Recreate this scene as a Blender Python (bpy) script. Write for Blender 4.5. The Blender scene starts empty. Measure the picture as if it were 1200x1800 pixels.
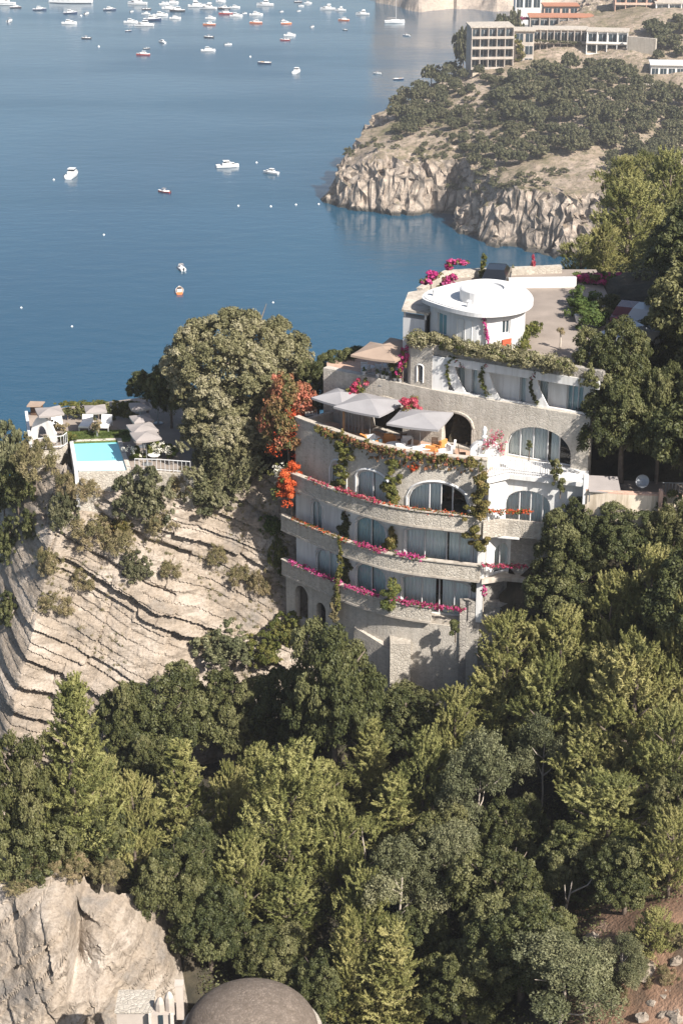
import bpy, math, random
import numpy as np
from mathutils import Vector, Matrix, noise as mnoise
R = math.radians
sc = bpy.context.scene
COL = sc.collection
# ------------------------------------------------------------------ camera, sky, sun, exposure
F = 3096.0; PITCH = R(23.0); CZ = 130.0          # focal length in photo pixels (1200 x 1800), pitch, height above the sea
cP, sP = math.cos(PITCH), math.sin(PITCH)
cam = bpy.data.cameras.new('camera'); cam.sensor_fit = 'VERTICAL'; cam.sensor_height = 36.0
cam.lens = 36.0 * F / 1800.0; cam.clip_start = 1.0; cam.clip_end = 20000.0
camo = bpy.data.objects.new('camera', cam); COL.objects.link(camo)
camo.location = (0, 0, CZ); camo.rotation_euler = (R(90) - PITCH, 0, 0)
sc.camera = camo
SUN_AZ, SUN_EL = R(41.0), R(41.0)                # azimuth measured to the right of straight behind the camera
to_sun = Vector((math.sin(SUN_AZ) * math.cos(SUN_EL), -math.cos(SUN_AZ) * math.cos(SUN_EL), math.sin(SUN_EL)))
w = bpy.data.worlds.new('World'); sc.world = w; w.use_nodes = True
nt = w.node_tree; bg = nt.nodes['Background']
sky = nt.nodes.new('ShaderNodeTexSky'); sky.sky_type = 'NISHITA'; sky.sun_disc = False
sky.sun_elevation = SUN_EL
sky.sun_rotation = math.atan2(to_sun.x, to_sun.y)
sky.air_density = 1.0; sky.dust_density = 2.0; sky.ozone_density = 1.0; sky.altitude = 100
nt.links.new(sky.outputs[0], bg.inputs[0]); bg.inputs[1].default_value = 0.075
sl = bpy.data.lights.new('sun', 'SUN'); sl.energy = 5.0; sl.angle = R(0.6); sl.color = (1.0, 0.945, 0.87)
so = bpy.data.objects.new('sun', sl); COL.objects.link(so)
so.rotation_euler = to_sun.to_track_quat('Z', 'Y').to_euler()
sc.view_settings.view_transform = 'Standard'; sc.view_settings.look = 'None'
sc.view_settings.exposure = 0.9; sc.view_settings.gamma = 1.0
sc.cycles.max_bounces = 6; sc.cycles.transparent_max_bounces = 8; sc.cycles.volume_bounces = 0

# ------------------------------------------------------------------ pixels to places
def ray(px, py):
    u, v = (px - 600) / F, (900 - py) / F
    return (u, cP + v * sP, -sP + v * cP)
def atz(px, py, z):
    d = ray(px, py); t = (z - CZ) / d[2]; return Vector((d[0] * t, d[1] * t, z))
def aty(px, py, Y):
    d = ray(px, py); t = Y / d[1]; return Vector((d[0] * t, Y, CZ + d[2] * t))
def fwd(p): return p[1] * cP + (CZ - p[2]) * sP
def pxm(p): return F / fwd(p)                     # photo pixels per metre at a place

# ------------------------------------------------------------------ object helpers
def link(o, parent=None):
    COL.objects.link(o)
    if parent is not None: o.parent = parent
    return o
def tag(o, label=None, cat=None, group=None, kind=None):
    if label: o['label'] = label
    if cat: o['category'] = cat
    if group: o['group'] = group
    if kind: o['kind'] = kind
    return o
def empty(name, loc=(0, 0, 0), rz=0.0, label=None, cat=None, group=None):
    o = bpy.data.objects.new(name, None); o.location = loc; o.rotation_euler = (0, 0, rz); o.empty_display_size = 0.2
    link(o); return tag(o, label, cat, group)
def copy_tree(o, parent=None):
    c = o.copy(); COL.objects.link(c)
    if parent is not None:
        c.parent = parent; c.matrix_parent_inverse = o.matrix_parent_inverse.copy()
    for ch in o.children: copy_tree(ch, c)
    return c

class MB:
    def __init__(s): s.v = []; s.f = []
    def add(s, vs, fs):
        b = len(s.v); s.v.extend([tuple(x) for x in vs]); s.f.extend([tuple(b + i for i in q) for q in fs]); return s
    def quad(s, a, b, c, d): return s.add([a, b, c, d], [(0, 1, 2, 3)])
    def box(s, c, d, rz=0.0, tilt=None):
        hx, hy, hz = d[0] / 2, d[1] / 2, d[2] / 2
        pts = [Vector((x, y, z)) for z in (-hz, hz) for x, y in ((-hx, -hy), (hx, -hy), (hx, hy), (-hx, hy))]
        M = Matrix.Rotation(rz, 3, 'Z')
        if tilt is not None: M = M @ Matrix.Rotation(tilt, 3, 'X')
        c = Vector(c)
        return s.add([c + M @ p for p in pts], [(0, 3, 2, 1), (4, 5, 6, 7), (0, 1, 5, 4), (1, 2, 6, 5), (2, 3, 7, 6), (3, 0, 4, 7)])
    def prism(s, poly, z0, z1):
        n = len(poly); a = sum(poly[i][0] * poly[(i + 1) % n][1] - poly[(i + 1) % n][0] * poly[i][1] for i in range(n))
        if a < 0: poly = poly[::-1]
        vs = [(p[0], p[1], z0) for p in poly] + [(p[0], p[1], z1) for p in poly]
        fs = [tuple(range(n - 1, -1, -1)), tuple(range(n, 2 * n))] + [(i, (i + 1) % n, n + (i + 1) % n, n + i) for i in range(n)]
        return s.add(vs, fs)
    def tube(s, pts, rad, n=6, cap=True):
        pts = [Vector(p) for p in pts]
        if not hasattr(rad, '__len__'): rad = [rad] * len(pts)
        vs = []; m = len(pts)
        for i, p in enumerate(pts):
            t = (pts[min(i + 1, m - 1)] - pts[max(i - 1, 0)]).normalized()
            a = t.orthogonal().normalized() if abs(t.z) < .95 else Vector((1, 0, 0)).cross(t).normalized()
            if abs(t.z) < .95: a = Vector((0, 0, 1)).cross(t).normalized()
            b = t.cross(a)
            for k in range(n):
                q = 2 * math.pi * k / n; vs.append(p + (a * math.cos(q) + b * math.sin(q)) * rad[i])
        fs = [(i * n + k, i * n + (k + 1) % n, (i + 1) * n + (k + 1) % n, (i + 1) * n + k) for i in range(m - 1) for k in range(n)]
        if cap: fs += [tuple(range(n - 1, -1, -1)), tuple((m - 1) * n + k for k in range(n))]
        return s.add(vs, fs)
    def lathe(s, prof, c=(0, 0, 0), n=16, sx=1.0, sy=1.0):
        m = len(prof); vs = []
        for r, z in prof:
            for k in range(n):
                q = 2 * math.pi * k / n; vs.append((c[0] + r * sx * math.cos(q), c[1] + r * sy * math.sin(q), c[2] + z))
        fs = [(i * n + k, i * n + (k + 1) % n, (i + 1) * n + (k + 1) % n, (i + 1) * n + k) for i in range(m - 1) for k in range(n)]
        fs += [tuple(range(n - 1, -1, -1)), tuple((m - 1) * n + k for k in range(n))]
        return s.add(vs, fs)
    def mesh(s, name, smooth=False):
        me = bpy.data.meshes.new(name); me.from_pydata(s.v, [], s.f); me.update()
        if smooth: me.shade_smooth()
        return me
    def build(s, name, mat, parent=None, smooth=False, label=None, cat=None, group=None, kind=None):
        me = s.mesh(name, smooth); me.materials.append(M[mat])
        return tag(link(bpy.data.objects.new(name, me), parent), label, cat, group, kind)

def np_mesh(name, V, Q, mat, smooth=True, tint=None):
    """V (n,3), Q (m,k) faces of equal size"""
    V = np.ascontiguousarray(V, dtype=np.float32); Q = np.ascontiguousarray(Q, dtype=np.int32)
    me = bpy.data.meshes.new(name); n, m, k = len(V), len(Q), Q.shape[1]
    me.vertices.add(n); me.vertices.foreach_set('co', V.ravel())
    me.loops.add(m * k); me.loops.foreach_set('vertex_index', Q.ravel())
    me.polygons.add(m); me.polygons.foreach_set('loop_start', np.arange(0, m * k, k, dtype=np.int32))
    me.polygons.foreach_set('use_smooth', np.full(m, smooth, dtype=bool))
    if tint is not None:
        at = me.attributes.new('tint', 'FLOAT', 'POINT'); at.data.foreach_set('value', np.asarray(tint, dtype=np.float32))
    me.update(calc_edges=True); me.materials.append(M[mat])
    return me
def grid_faces(nu, nv):
    i = np.arange(nu * nv).reshape(nv, nu)
    return np.stack([i[:-1, :-1], i[:-1, 1:], i[1:, 1:], i[1:, :-1]], -1).reshape(-1, 4)

# value noise in numpy (3 octave-able), deterministic
def _h(i, j, k):
    n = (i * 374761393 + j * 668265263 + k * 2147483647 + 1013904223) & 0xffffffff
    n = ((n ^ (n >> 13)) * 1274126177) & 0xffffffff
    return ((n ^ (n >> 16)) & 0xffff) / 65535.0
def vnoise(x, y, z=None):
    x = np.asarray(x, float); y = np.asarray(y, float); z = np.zeros_like(x) if z is None else np.asarray(z, float)
    x, y, z = np.broadcast_arrays(x, y, z)
    i, j, k = np.floor(x).astype(np.int64), np.floor(y).astype(np.int64), np.floor(z).astype(np.int64)
    a, b, c = x - i, y - j, z - k
    a, b, c = a * a * (3 - 2 * a), b * b * (3 - 2 * b), c * c * (3 - 2 * c)
    r = 0
    for di in (0, 1):
        for dj in (0, 1):
            for dk in (0, 1):
                r = r + _h(i + di, j + dj, k + dk) * (a if di else 1 - a) * (b if dj else 1 - b) * (c if dk else 1 - c)
    return r
def fbm(x, y, z=None, o=4):
    s, a, t = 0, .5, 0
    z = 0 * np.asarray(x, float) if z is None else z
    for q in range(o):
        s = s + a * vnoise(x * 2 ** q + 17 * q, y * 2 ** q + 5 * q, z * 2 ** q + 9 * q); t += a; a *= .5
    return s / t

# ------------------------------------------------------------------ materials
M = {}
def newmat(name):
    m = bpy.data.materials.new(name); m.use_nodes = True; M[name] = m
    nt = m.node_tree; return m, nt, nt.nodes['Principled BSDF']
def nd(nt, t, **kw):
    n = nt.nodes.new(t)
    for k, v in kw.items():
        if k in n.inputs: n.inputs[k].default_value = v
        else: setattr(n, k, v)
    return n
def ramp(nt, src, stops):
    r = nt.nodes.new('ShaderNodeValToRGB'); e = r.color_ramp.elements
    while len(e) < len(stops): e.new(.5)
    for q, (p, c) in zip(e, stops):
        q.position = p; q.color = (*c, 1) if len(c) == 3 else c
    nt.links.new(src, r.inputs[0]); return r.outputs[0]
def mix(nt, f, a, b, t='MIX'):
    n = nt.nodes.new('ShaderNodeMix'); n.data_type = 'RGBA'; n.blend_type = t
    for s, x in ((n.inputs[0], f), (n.inputs[6], a), (n.inputs[7], b)):
        if hasattr(x, 'is_linked') or hasattr(x, 'links'): nt.links.new(x, s)
        else: s.default_value = x if not isinstance(x, tuple) else (*x, 1)
    return n.outputs[2]
def coords(nt, scale=(1, 1, 1), rot=(0, 0, 0), kind='Object'):
    tc = nt.nodes.new('ShaderNodeTexCoord'); mp = nt.nodes.new('ShaderNodeMapping')
    mp.inputs['Scale'].default_value = scale; mp.inputs['Rotation'].default_value = rot
    nt.links.new(tc.outputs[kind], mp.inputs[0]); return mp.outputs[0]
def world_coords(nt, scale=(1, 1, 1), rot=(0, 0, 0)):
    g = nt.nodes.new('ShaderNodeNewGeometry'); mp = nt.nodes.new('ShaderNodeMapping')
    mp.inputs['Scale'].default_value = scale; mp.inputs['Rotation'].default_value = rot
    nt.links.new(g.outputs['Position'], mp.inputs[0]); return mp.outputs[0]
def noise_tex(nt, vec, scale, detail=4, rough=.55):
    n = nt.nodes.new('ShaderNodeTexNoise'); n.inputs['Scale'].default_value = scale
    n.inputs['Detail'].default_value = detail; n.inputs['Roughness'].default_value = rough
    nt.links.new(vec, n.inputs['Vector']); return n.outputs['Fac']
def bump(nt, h, strength, dist, bs, prev=None):
    b = nt.nodes.new('ShaderNodeBump'); b.inputs['Strength'].default_value = strength; b.inputs['Distance'].default_value = dist
    nt.links.new(h, b.inputs['Height'])
    if prev is not None: nt.links.new(prev, b.inputs['Normal'])
    nt.links.new(b.outputs[0], bs.inputs['Normal']); return b.outputs[0]

STREAK = {'plaster': .32, 'slab_edge': .6, 'cream_wall': .7, 'pink_wall': .6, 'plume_stone': .7, 'paint_white': .22}
def plain(name, col, rough=.7, var=.12, scale=3.0, bmp=0.0, metal=0.0, spec=.3):
    m, nt, bs = newmat(name)
    v = world_coords(nt)
    n = noise_tex(nt, v, scale, 5)
    c = ramp(nt, n, [(.3, tuple(x * (1 - var) for x in col)), (.7, tuple(min(1, x * (1 + var)) for x in col))])
    if name in STREAK:
        st = noise_tex(nt, world_coords(nt, (2.2, 2.2, .22)), 1.6, 6, .65); c = mix(nt, STREAK[name], c, ramp(nt, st, [(.38, (.55, .52, .47)), (.55, (1, 1, 1))]), 'MULTIPLY')
    nt.links.new(c, bs.inputs['Base Color']); bs.inputs['Roughness'].default_value = rough
    bs.inputs['Metallic'].default_value = metal; bs.inputs['Specular IOR Level'].default_value = spec
    if bmp: bump(nt, noise_tex(nt, v, scale * 6, 4), bmp, .03, bs)
    return m
plain('plaster', (.68, .67, .65), .85, .05, .8, .15)
plain('paint_white', (.60, .595, .59), .5, .03, 2)
plain('cream_wall', (.62, .53, .42), .9, .12, .7, .2)
plain('pink_wall', (.60, .40, .31), .9, .12, .6, .2)
plain('far_wall', (.43, .375, .325), .9, .2, .5, .2)
plain('slab_edge', (.46, .41, .35), .9, .22, 1.2, .3)
plain('paving', (.27, .225, .19), .9, .25, .35, .2)
plain('terrace_tile', (.45, .30, .22), .8, .2, 1.5, .1)
plain('canvas_white', (.29, .26, .245), .9, .06, 1.5)
plain('canvas_grey', (.28, .27, .275), .9, .06, 1.5)
plain('canvas_dark', (.19, .20, .22), .9, .08, 1.5)
plain('canvas_tan', (.32, .24, .185), .9, .08, 1.5)
plain('cushion_orange', (.62, .26, .08), .9, .1, 3)
plain('cushion_white', (.78, .76, .73), .9, .05, 3)
plain('cushion_teal', (.30, .48, .52), .9, .1, 3)
plain('wood', (.30, .17, .09), .7, .2, 4)
plain('dark_wood', (.10, .06, .04), .7, .2, 4)
plain('metal_grey', (.30, .31, .32), .45, .05, 3, 0, .6)
plain('metal_dark', (.04, .042, .045), .5, .1, 3, 0, .3)
plain('rubber', (.02, .02, .02), .8, .1, 5)
plain('shutter_red', (.48, .10, .05), .6, .1, 5)
plain('interior', (.03, .027, .025), .95, .1, 1)  # near-black colour stands in for unlit rooms and the porch gap
plain('hull_white', (.82, .81, .79), .3, .02, .5, 0, 0, .5)
plain('hull_red', (.50, .05, .04), .3, .05, .5, 0, 0, .5)
plain('hull_orange', (.75, .20, .06), .3, .05, .5, 0, 0, .5)
plain('hull_navy', (.015, .035, .09), .3, .05, .5, 0, 0, .5)
plain('hull_dark', (.05, .04, .045), .35, .05, .5, 0, 0, .5)
plain('deck_teak', (.42, .29, .18), .7, .15, 1)
plain('tinted', (.02, .025, .03), .15, .05, 1, 0, 0, .6)
plain('car_black', (.012, .014, .018), .2, .05, 1, 0, 0, .6)
plain('car_red_shaded', (.10, .015, .015), .25, .05, 1, 0, 0, .6)  # red lowered so the paint itself carries the tree shade
plain('car_white_shaded', (.42, .42, .42), .3, .02, 1, 0, 0, .6)  # white greyed down in place of tree shade
plain('car_grey', (.28, .30, .33), .3, .03, 1, .0, .4, .6)
plain('bark', (.16, .125, .10), .95, .3, 4, .5)
plain('bark_pale', (.42, .36, .30), .95, .2, 4, .4)
plain('plume_stone', (.55, .50, .44), .95, .15, 2, .4)
plain('grass', (.10, .13, .035), .95, .35, 6, .5)
plain('tile_roof', (.38, .17, .10), .9, .2, 3, .3)

def stone(name, c1, c2, mortar, scale=2.6, bmp=.7):
    m, nt, bs = newmat(name); v = world_coords(nt, (1, 1, 1.35))
    vo = nd(nt, 'ShaderNodeTexVoronoi', Scale=scale); nt.links.new(v, vo.inputs['Vector'])
    ve = nd(nt, 'ShaderNodeTexVoronoi', feature='DISTANCE_TO_EDGE', Scale=scale); nt.links.new(v, ve.inputs['Vector'])
    sep = nt.nodes.new('ShaderNodeSeparateColor'); nt.links.new(vo.outputs['Color'], sep.inputs[0])
    c = ramp(nt, sep.outputs[0], [(0, c1), (1, c2)])
    big = noise_tex(nt, v, .35, 5); c = mix(nt, ramp(nt, big, [(.35, (0, 0, 0)), (.7, (.45, .45, .45))]), c, tuple(x * .72 for x in c1))
    st = noise_tex(nt, world_coords(nt, (2.0, 2.0, .2)), 1.4, 6, .65); c = mix(nt, .42, c, ramp(nt, st, [(.38, (.5, .47, .42)), (.56, (1, 1, 1))]), 'MULTIPLY')
    e = ramp(nt, ve.outputs['Distance'], [(.0, (0, 0, 0)), (.12, (1, 1, 1))])
    c = mix(nt, e, mortar, c)
    nt.links.new(c, bs.inputs['Base Color']); bs.inputs['Roughness'].default_value = .95; bs.inputs['Specular IOR Level'].default_value = .2
    b1 = bump(nt, e, bmp, .05, bs); bump(nt, noise_tex(nt, v, 14, 4), .4, .03, bs, b1)
stone('stone_wall', (.45, .41, .355), (.59, .54, .47), (.48, .44, .385), 5.0, .4)
stone('stone_grey', (.30, .28, .25), (.46, .42, .37), (.32, .29, .26), 4.2, .6)
stone('stone_pale', (.43, .385, .325), (.58, .53, .455), (.44, .395, .335), 4.6, .6)

def rock(name, cols, scale=.25, strata_rot=(0, 0, 0), fine=6.0, b=1.0):
    m, nt, bs = newmat(name); v = world_coords(nt)
    n1 = noise_tex(nt, v, scale, 8, .62)
    c = ramp(nt, n1, [(.30, cols[0]), (.46, cols[1]), (.60, cols[2]), (.74, cols[3])])
    vs = world_coords(nt, (.5, .5, 3.0), strata_rot); n2 = noise_tex(nt, vs, .9, 8, .7)
    c = mix(nt, ramp(nt, n2, [(.38, (.75, .75, .75)), (.5, (0, 0, 0))]), c, tuple(x * .62 for x in cols[1]))
    n3 = noise_tex(nt, v, fine, 6, .7)
    c = mix(nt, .75, c, ramp(nt, n3, [(.3, (.55, .53, .5)), (.55, (1, 1, 1)), (.75, (1.18, 1.15, 1.1))]), 'MULTIPLY')
    nt.links.new(c, bs.inputs['Base Color']); bs.inputs['Roughness'].default_value = .97; bs.inputs['Specular IOR Level'].default_value = .15
    b1 = bump(nt, n3, .55 * b, .10, bs); b2 = bump(nt, n2, .7 * b, .25, bs, b1)
    return m
rock('limestone', [(.21, .19, .17), (.34, .28, .22), (.42, .36, .30), (.50, .44, .375)], .3, (0, R(-22), 0), 5.0, 1.2)
rock('limestone_grey', [(.13, .12, .11), (.225, .20, .175), (.32, .28, .24), (.41, .36, .31)], .45, (0, R(42), 0), 5.0, 1.4)
rock('headland_rock', [(.27, .235, .205), (.40, .33, .27), (.47, .39, .31), (.56, .48, .39)], .06, (0, R(60), 0), 1.2)

def soil():
    m, nt, bs = newmat('soil'); v = world_coords(nt)
    g = nt.nodes.new('ShaderNodeNewGeometry'); sx = nt.nodes.new('ShaderNodeSeparateXYZ'); nt.links.new(g.outputs['Position'], sx.inputs[0])
    n = noise_tex(nt, v, .35, 7); red = ramp(nt, n, [(.3, (.08, .06, .04)), (.45, (.22, .13, .08)), (.58, (.33, .20, .13)), (.7, (.44, .35, .27))])
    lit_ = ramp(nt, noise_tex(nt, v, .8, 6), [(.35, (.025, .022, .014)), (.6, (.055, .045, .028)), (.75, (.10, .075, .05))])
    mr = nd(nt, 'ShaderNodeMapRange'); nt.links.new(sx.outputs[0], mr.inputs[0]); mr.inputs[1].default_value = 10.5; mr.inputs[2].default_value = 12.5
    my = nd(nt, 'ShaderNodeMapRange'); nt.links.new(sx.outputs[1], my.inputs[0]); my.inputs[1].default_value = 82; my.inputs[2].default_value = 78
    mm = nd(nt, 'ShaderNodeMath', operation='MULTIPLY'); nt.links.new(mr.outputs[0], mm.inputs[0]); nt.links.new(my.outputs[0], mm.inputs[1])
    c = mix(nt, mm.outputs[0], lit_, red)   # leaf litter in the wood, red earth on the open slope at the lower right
    nt.links.new(c, bs.inputs['Base Color']); bs.inputs['Roughness'].default_value = 1
    bump(nt, noise_tex(nt, v, 5, 6), .8, .15, bs)
soil()
def headland_ground():
    m, nt, bs = newmat('headland_ground'); v = world_coords(nt)
    g = nt.nodes.new('ShaderNodeNewGeometry'); sx = nt.nodes.new('ShaderNodeSeparateXYZ'); nt.links.new(g.outputs['Normal'], sx.inputs[0])
    n = noise_tex(nt, v, .05, 9, .65); n2 = noise_tex(nt, v, .5, 8, .7)
    rockc = ramp(nt, n2, [(.3, (.14, .118, .10)), (.43, (.32, .26, .21)), (.56, (.45, .375, .305)), (.75, (.56, .48, .395))])
    ve = nd(nt, 'ShaderNodeTexVoronoi', feature='DISTANCE_TO_EDGE', Scale=.16); nt.links.new(world_coords(nt, (1, 1, .8), (R(20), R(30), 0)), ve.inputs['Vector'])
    rockc = mix(nt, ramp(nt, ve.outputs['Distance'], [(0, (.85, .85, .85)), (.10, (0, 0, 0))]), rockc, (.12, .105, .09))
    earth = ramp(nt, n, [(.35, (.15, .135, .075)), (.47, (.30, .235, .175)), (.6, (.40, .32, .255)), (.72, (.24, .195, .13))])
    sp = noise_tex(nt, v, .55, 6, .75); earth = mix(nt, ramp(nt, sp, [(.46, (0, 0, 0)), (.62, (.75, .75, .75))]), earth, (.105, .105, .055))
    ad = nt.nodes.new('ShaderNodeMath'); ad.operation = 'ADD'; nt.links.new(sx.outputs[2], ad.inputs[0])
    mu = nt.nodes.new('ShaderNodeMath'); mu.operation = 'MULTIPLY'; nt.links.new(n2, mu.inputs[0]); mu.inputs[1].default_value = .35
    nt.links.new(mu.outputs[0], ad.inputs[1])
    f = ramp(nt, ad.outputs[0], [(.97, (0, 0, 0)), (1.1, (1, 1, 1))])
    pz = nt.nodes.new('ShaderNodeSeparateXYZ'); nt.links.new(g.outputs['Position'], pz.inputs[0]); wet = nd(nt, 'ShaderNodeMapRange'); nt.links.new(pz.outputs[2], wet.inputs[0]); wet.inputs[1].default_value = 1.7; wet.inputs[2].default_value = .7
    c = mix(nt, wet.outputs[0], mix(nt, f, rockc, earth), (.075, .07, .06))   # algae-dark tide line
    nt.links.new(c, bs.inputs['Base Color']); bs.inputs['Roughness'].default_value = 1; bs.inputs['Specular IOR Level'].default_value = .1
    b1 = bump(nt, n2, .9, 1.2, bs); bump(nt, noise_tex(nt, v, 2.5, 6), .6, .3, bs, b1)
headland_ground()

def leaf(name, cols, trans=.25, hue=.03, gloss=.55):
    """cols: dark, mid, light real leaf colours; picked by a per-clump random tint and per-plant random"""
    m, nt, bs = newmat(name)
    at = nt.nodes.new('ShaderNodeAttribute'); at.attribute_name = 'tint'
    oi = nt.nodes.new('ShaderNodeObjectInfo')
    c = ramp(nt, at.outputs['Fac'], [(.05, cols[0]), (.5, cols[1]), (.95, cols[2])])
    hs = nt.nodes.new('ShaderNodeHueSaturation')
    mr = nd(nt, 'ShaderNodeMapRange'); nt.links.new(oi.outputs['Random'], mr.inputs[0]); mr.inputs[3].default_value = .5 - hue; mr.inputs[4].default_value = .5 + hue
    mv = nd(nt, 'ShaderNodeMapRange'); nt.links.new(oi.outputs['Random'], mv.inputs[0]); mv.inputs[3].default_value = 1.12; mv.inputs[4].default_value = .88
    nt.links.new(mr.outputs[0], hs.inputs['Hue']); nt.links.new(mv.outputs[0], hs.inputs['Value']); nt.links.new(c, hs.inputs['Color'])
    nt.links.new(hs.outputs[0], bs.inputs['Base Color']); bs.inputs['Roughness'].default_value = gloss; bs.inputs['Specular IOR Level'].default_value = .25
    tr = nt.nodes.new('ShaderNodeBsdfTranslucent'); nt.links.new(hs.outputs[0], tr.inputs[0])
    mx = nt.nodes.new('ShaderNodeMixShader'); mx.inputs[0].default_value = trans
    nt.links.new(bs.outputs[0], mx.inputs[1]); nt.links.new(tr.outputs[0], mx.inputs[2])
    nt.links.new(mx.outputs[0], nt.nodes['Material Output'].inputs[0])
leaf('leaf_pine', [(.10, .108, .032), (.205, .203, .066), (.32, .295, .115)], .14, .01)
leaf('leaf_oak', [(.034, .042, .014), (.082, .088, .030), (.16, .156, .066)], .12, .012)
leaf('leaf_olive', [(.075, .082, .038), (.135, .138, .068), (.22, .212, .115)], .14, .012)
leaf('leaf_round', [(.10, .10, .045), (.19, .178, .088), (.30, .275, .175)], .14, .01)
leaf('leaf_green', [(.045, .065, .015), (.095, .125, .028), (.16, .185, .055)])
leaf('leaf_dry', [(.12, .115, .048), (.21, .175, .085), (.32, .255, .145)], .2, .015)
leaf('leaf_ledge', [(.10, .105, .04), (.19, .16, .075), (.30, .235, .13)], .2, .01)
leaf('leaf_head', [(.055, .060, .028), (.10, .10, .050), (.17, .158, .088)], .12, .012)
leaf('leaf_vine', [(.06, .07, .016), (.13, .13, .03), (.22, .18, .06)])
leaf('leaf_rust', [(.075, .095, .03), (.22, .13, .055), (.48, .17, .10)], .2, .012)
leaf('flower_magenta', [(.34, .02, .11), (.50, .05, .20), (.62, .16, .34)], .3, .01)
leaf('flower_crimson', [(.30, .02, .06), (.48, .06, .12), (.60, .20, .22)], .3, .01)
leaf('flower_red', [(.42, .035, .015), (.62, .085, .03), (.72, .17, .07)], .3, .01)
leaf('flower_white', [(.60, .56, .46), (.75, .72, .62), (.85, .82, .75)], .3, .01)

def glass():
    m, nt, bs = newmat('glass')
    tr = nt.nodes.new('ShaderNodeBsdfTransparent'); tr.inputs[0].default_value = (.93, .97, .97, 1)
    gl = nt.nodes.new('ShaderNodeBsdfGlossy'); gl.inputs['Roughness'].default_value = .03
    fr = nt.nodes.new('ShaderNodeFresnel'); fr.inputs[0].default_value = 1.55
    mx = nt.nodes.new('ShaderNodeMixShader'); nt.links.new(fr.outputs[0], mx.inputs[0]); nt.links.new(tr.outputs[0], mx.inputs[1]); nt.links.new(gl.outputs[0], mx.inputs[2])
    nt.links.new(mx.outputs[0], nt.nodes['Material Output'].inputs[0])
    m, nt, bs = newmat('glass_dark'); bs.inputs['Base Color'].default_value = (.035, .05, .06, 1); bs.inputs['Roughness'].default_value = .08
    m, nt, bs = newmat('glass_teal'); bs.inputs['Base Color'].default_value = (.16, .30, .33, 1); bs.inputs['Roughness'].default_value = .1
    m, nt, bs = newmat('curtain'); bs.inputs['Base Color'].default_value = (.90, .91, .89, 1); bs.inputs['Roughness'].default_value = .9
glass()
def sea():
    m, nt, bs = newmat('sea_water'); v = world_coords(nt)
    n = noise_tex(nt, world_coords(nt, (1, .45, 1)), .008, 4, .5)
    c = ramp(nt, n, [(.35, (.004, .048, .092)), (.65, (.008, .064, .112))])
    nt.links.new(c, bs.inputs['Base Color']); rr_ = ramp(nt, noise_tex(nt, world_coords(nt, (.35, 1, 1), (0, 0, R(14))), .016, 5, .6), [(.38, (.05, .05, .05)), (.62, (.24, .24, .24))]); nt.links.new(rr_, bs.inputs['Roughness']); bs.inputs['IOR'].default_value = 1.38
    a = noise_tex(nt, world_coords(nt, (1, 1.5, 1), (0, 0, R(12))), .55, 3, .55)
    b = noise_tex(nt, world_coords(nt, (1, 1.9, 1), (0, 0, R(-8))), .11, 4, .5)
    b1 = bump(nt, a, .15, .4, bs); bump(nt, b, .12, 1.4, bs, b1)
    m, nt, bs = newmat('pool_water'); v = world_coords(nt)
    bs.inputs['Base Color'].default_value = (.24, .64, .70, 1); bs.inputs['Roughness'].default_value = .06; bs.inputs['IOR'].default_value = 1.33
    bump(nt, noise_tex(nt, v, 3, 3), .15, .05, bs)
sea()
# ------------------------------------------------------------------ plan curves of the terraced hotel
def resample(pts, step):
    pts = [Vector((p[0], p[1])) for p in pts]; out = []
    # Catmull-Rom then uniform steps
    P = [2 * pts[0] - pts[1]] + pts + [2 * pts[-1] - pts[-2]]; fine = []
    for i in range(1, len(P) - 2):
        for k in range(12):
            t = k / 12; a, b, c, d = P[i - 1], P[i], P[i + 1], P[i + 2]
            fine.append(.5 * ((2 * b) + (c - a) * t + (2 * a - 5 * b + 4 * c - d) * t * t + (3 * b - a - 3 * c + d) * t ** 3))
    fine.append(pts[-1]); s = [0]
    for a, b in zip(fine, fine[1:]): s.append(s[-1] + (b - a).length)
    n = max(2, int(round(s[-1] / step)) + 1); j = 0
    for i in range(n):
        q = s[-1] * i / (n - 1)
        while j < len(s) - 2 and s[j + 1] < q: j += 1
        t = (q - s[j]) / max(1e-9, s[j + 1] - s[j]); out.append(fine[j].lerp(fine[j + 1], t))
    return out
def normals2(c):
    r = []
    for i in range(len(c)):
        t = (c[min(i + 1, len(c) - 1)] - c[max(i - 1, 0)]).normalized(); r.append(Vector((-t.y, t.x)))   # left of travel = inward (away from camera)
    return r
def offset(c, d): return [p + n * d for p, n in zip(c, normals2(c))]
CF = resample([(-4.0, 107.9), (-3.3, 107.1), (-1.9, 105.7), (-.36, 104.1), (1.2, 102.75), (2.77, 101.65), (4.4, 100.9), (6.05, 100.4), (8.6, 99.7)], .25)
WF = offset(CF, 1.25)
Z1, Z2, Z3, Z4, Z5, Z6 = 79.75, 83.0, 86.3, 89.75, 92.8, 96.0   # floor levels
W5 = [Vector((-1.2, 110.9)), Vector((6.5, 106.0)), Vector((15.2, 101.35))]    # wall line under the upper terrace
RC = [Vector((9.05, 100.25)), Vector((10.3, 101.15)), Vector((15.0, 99.75))]   # the recessed corner on the right

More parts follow.
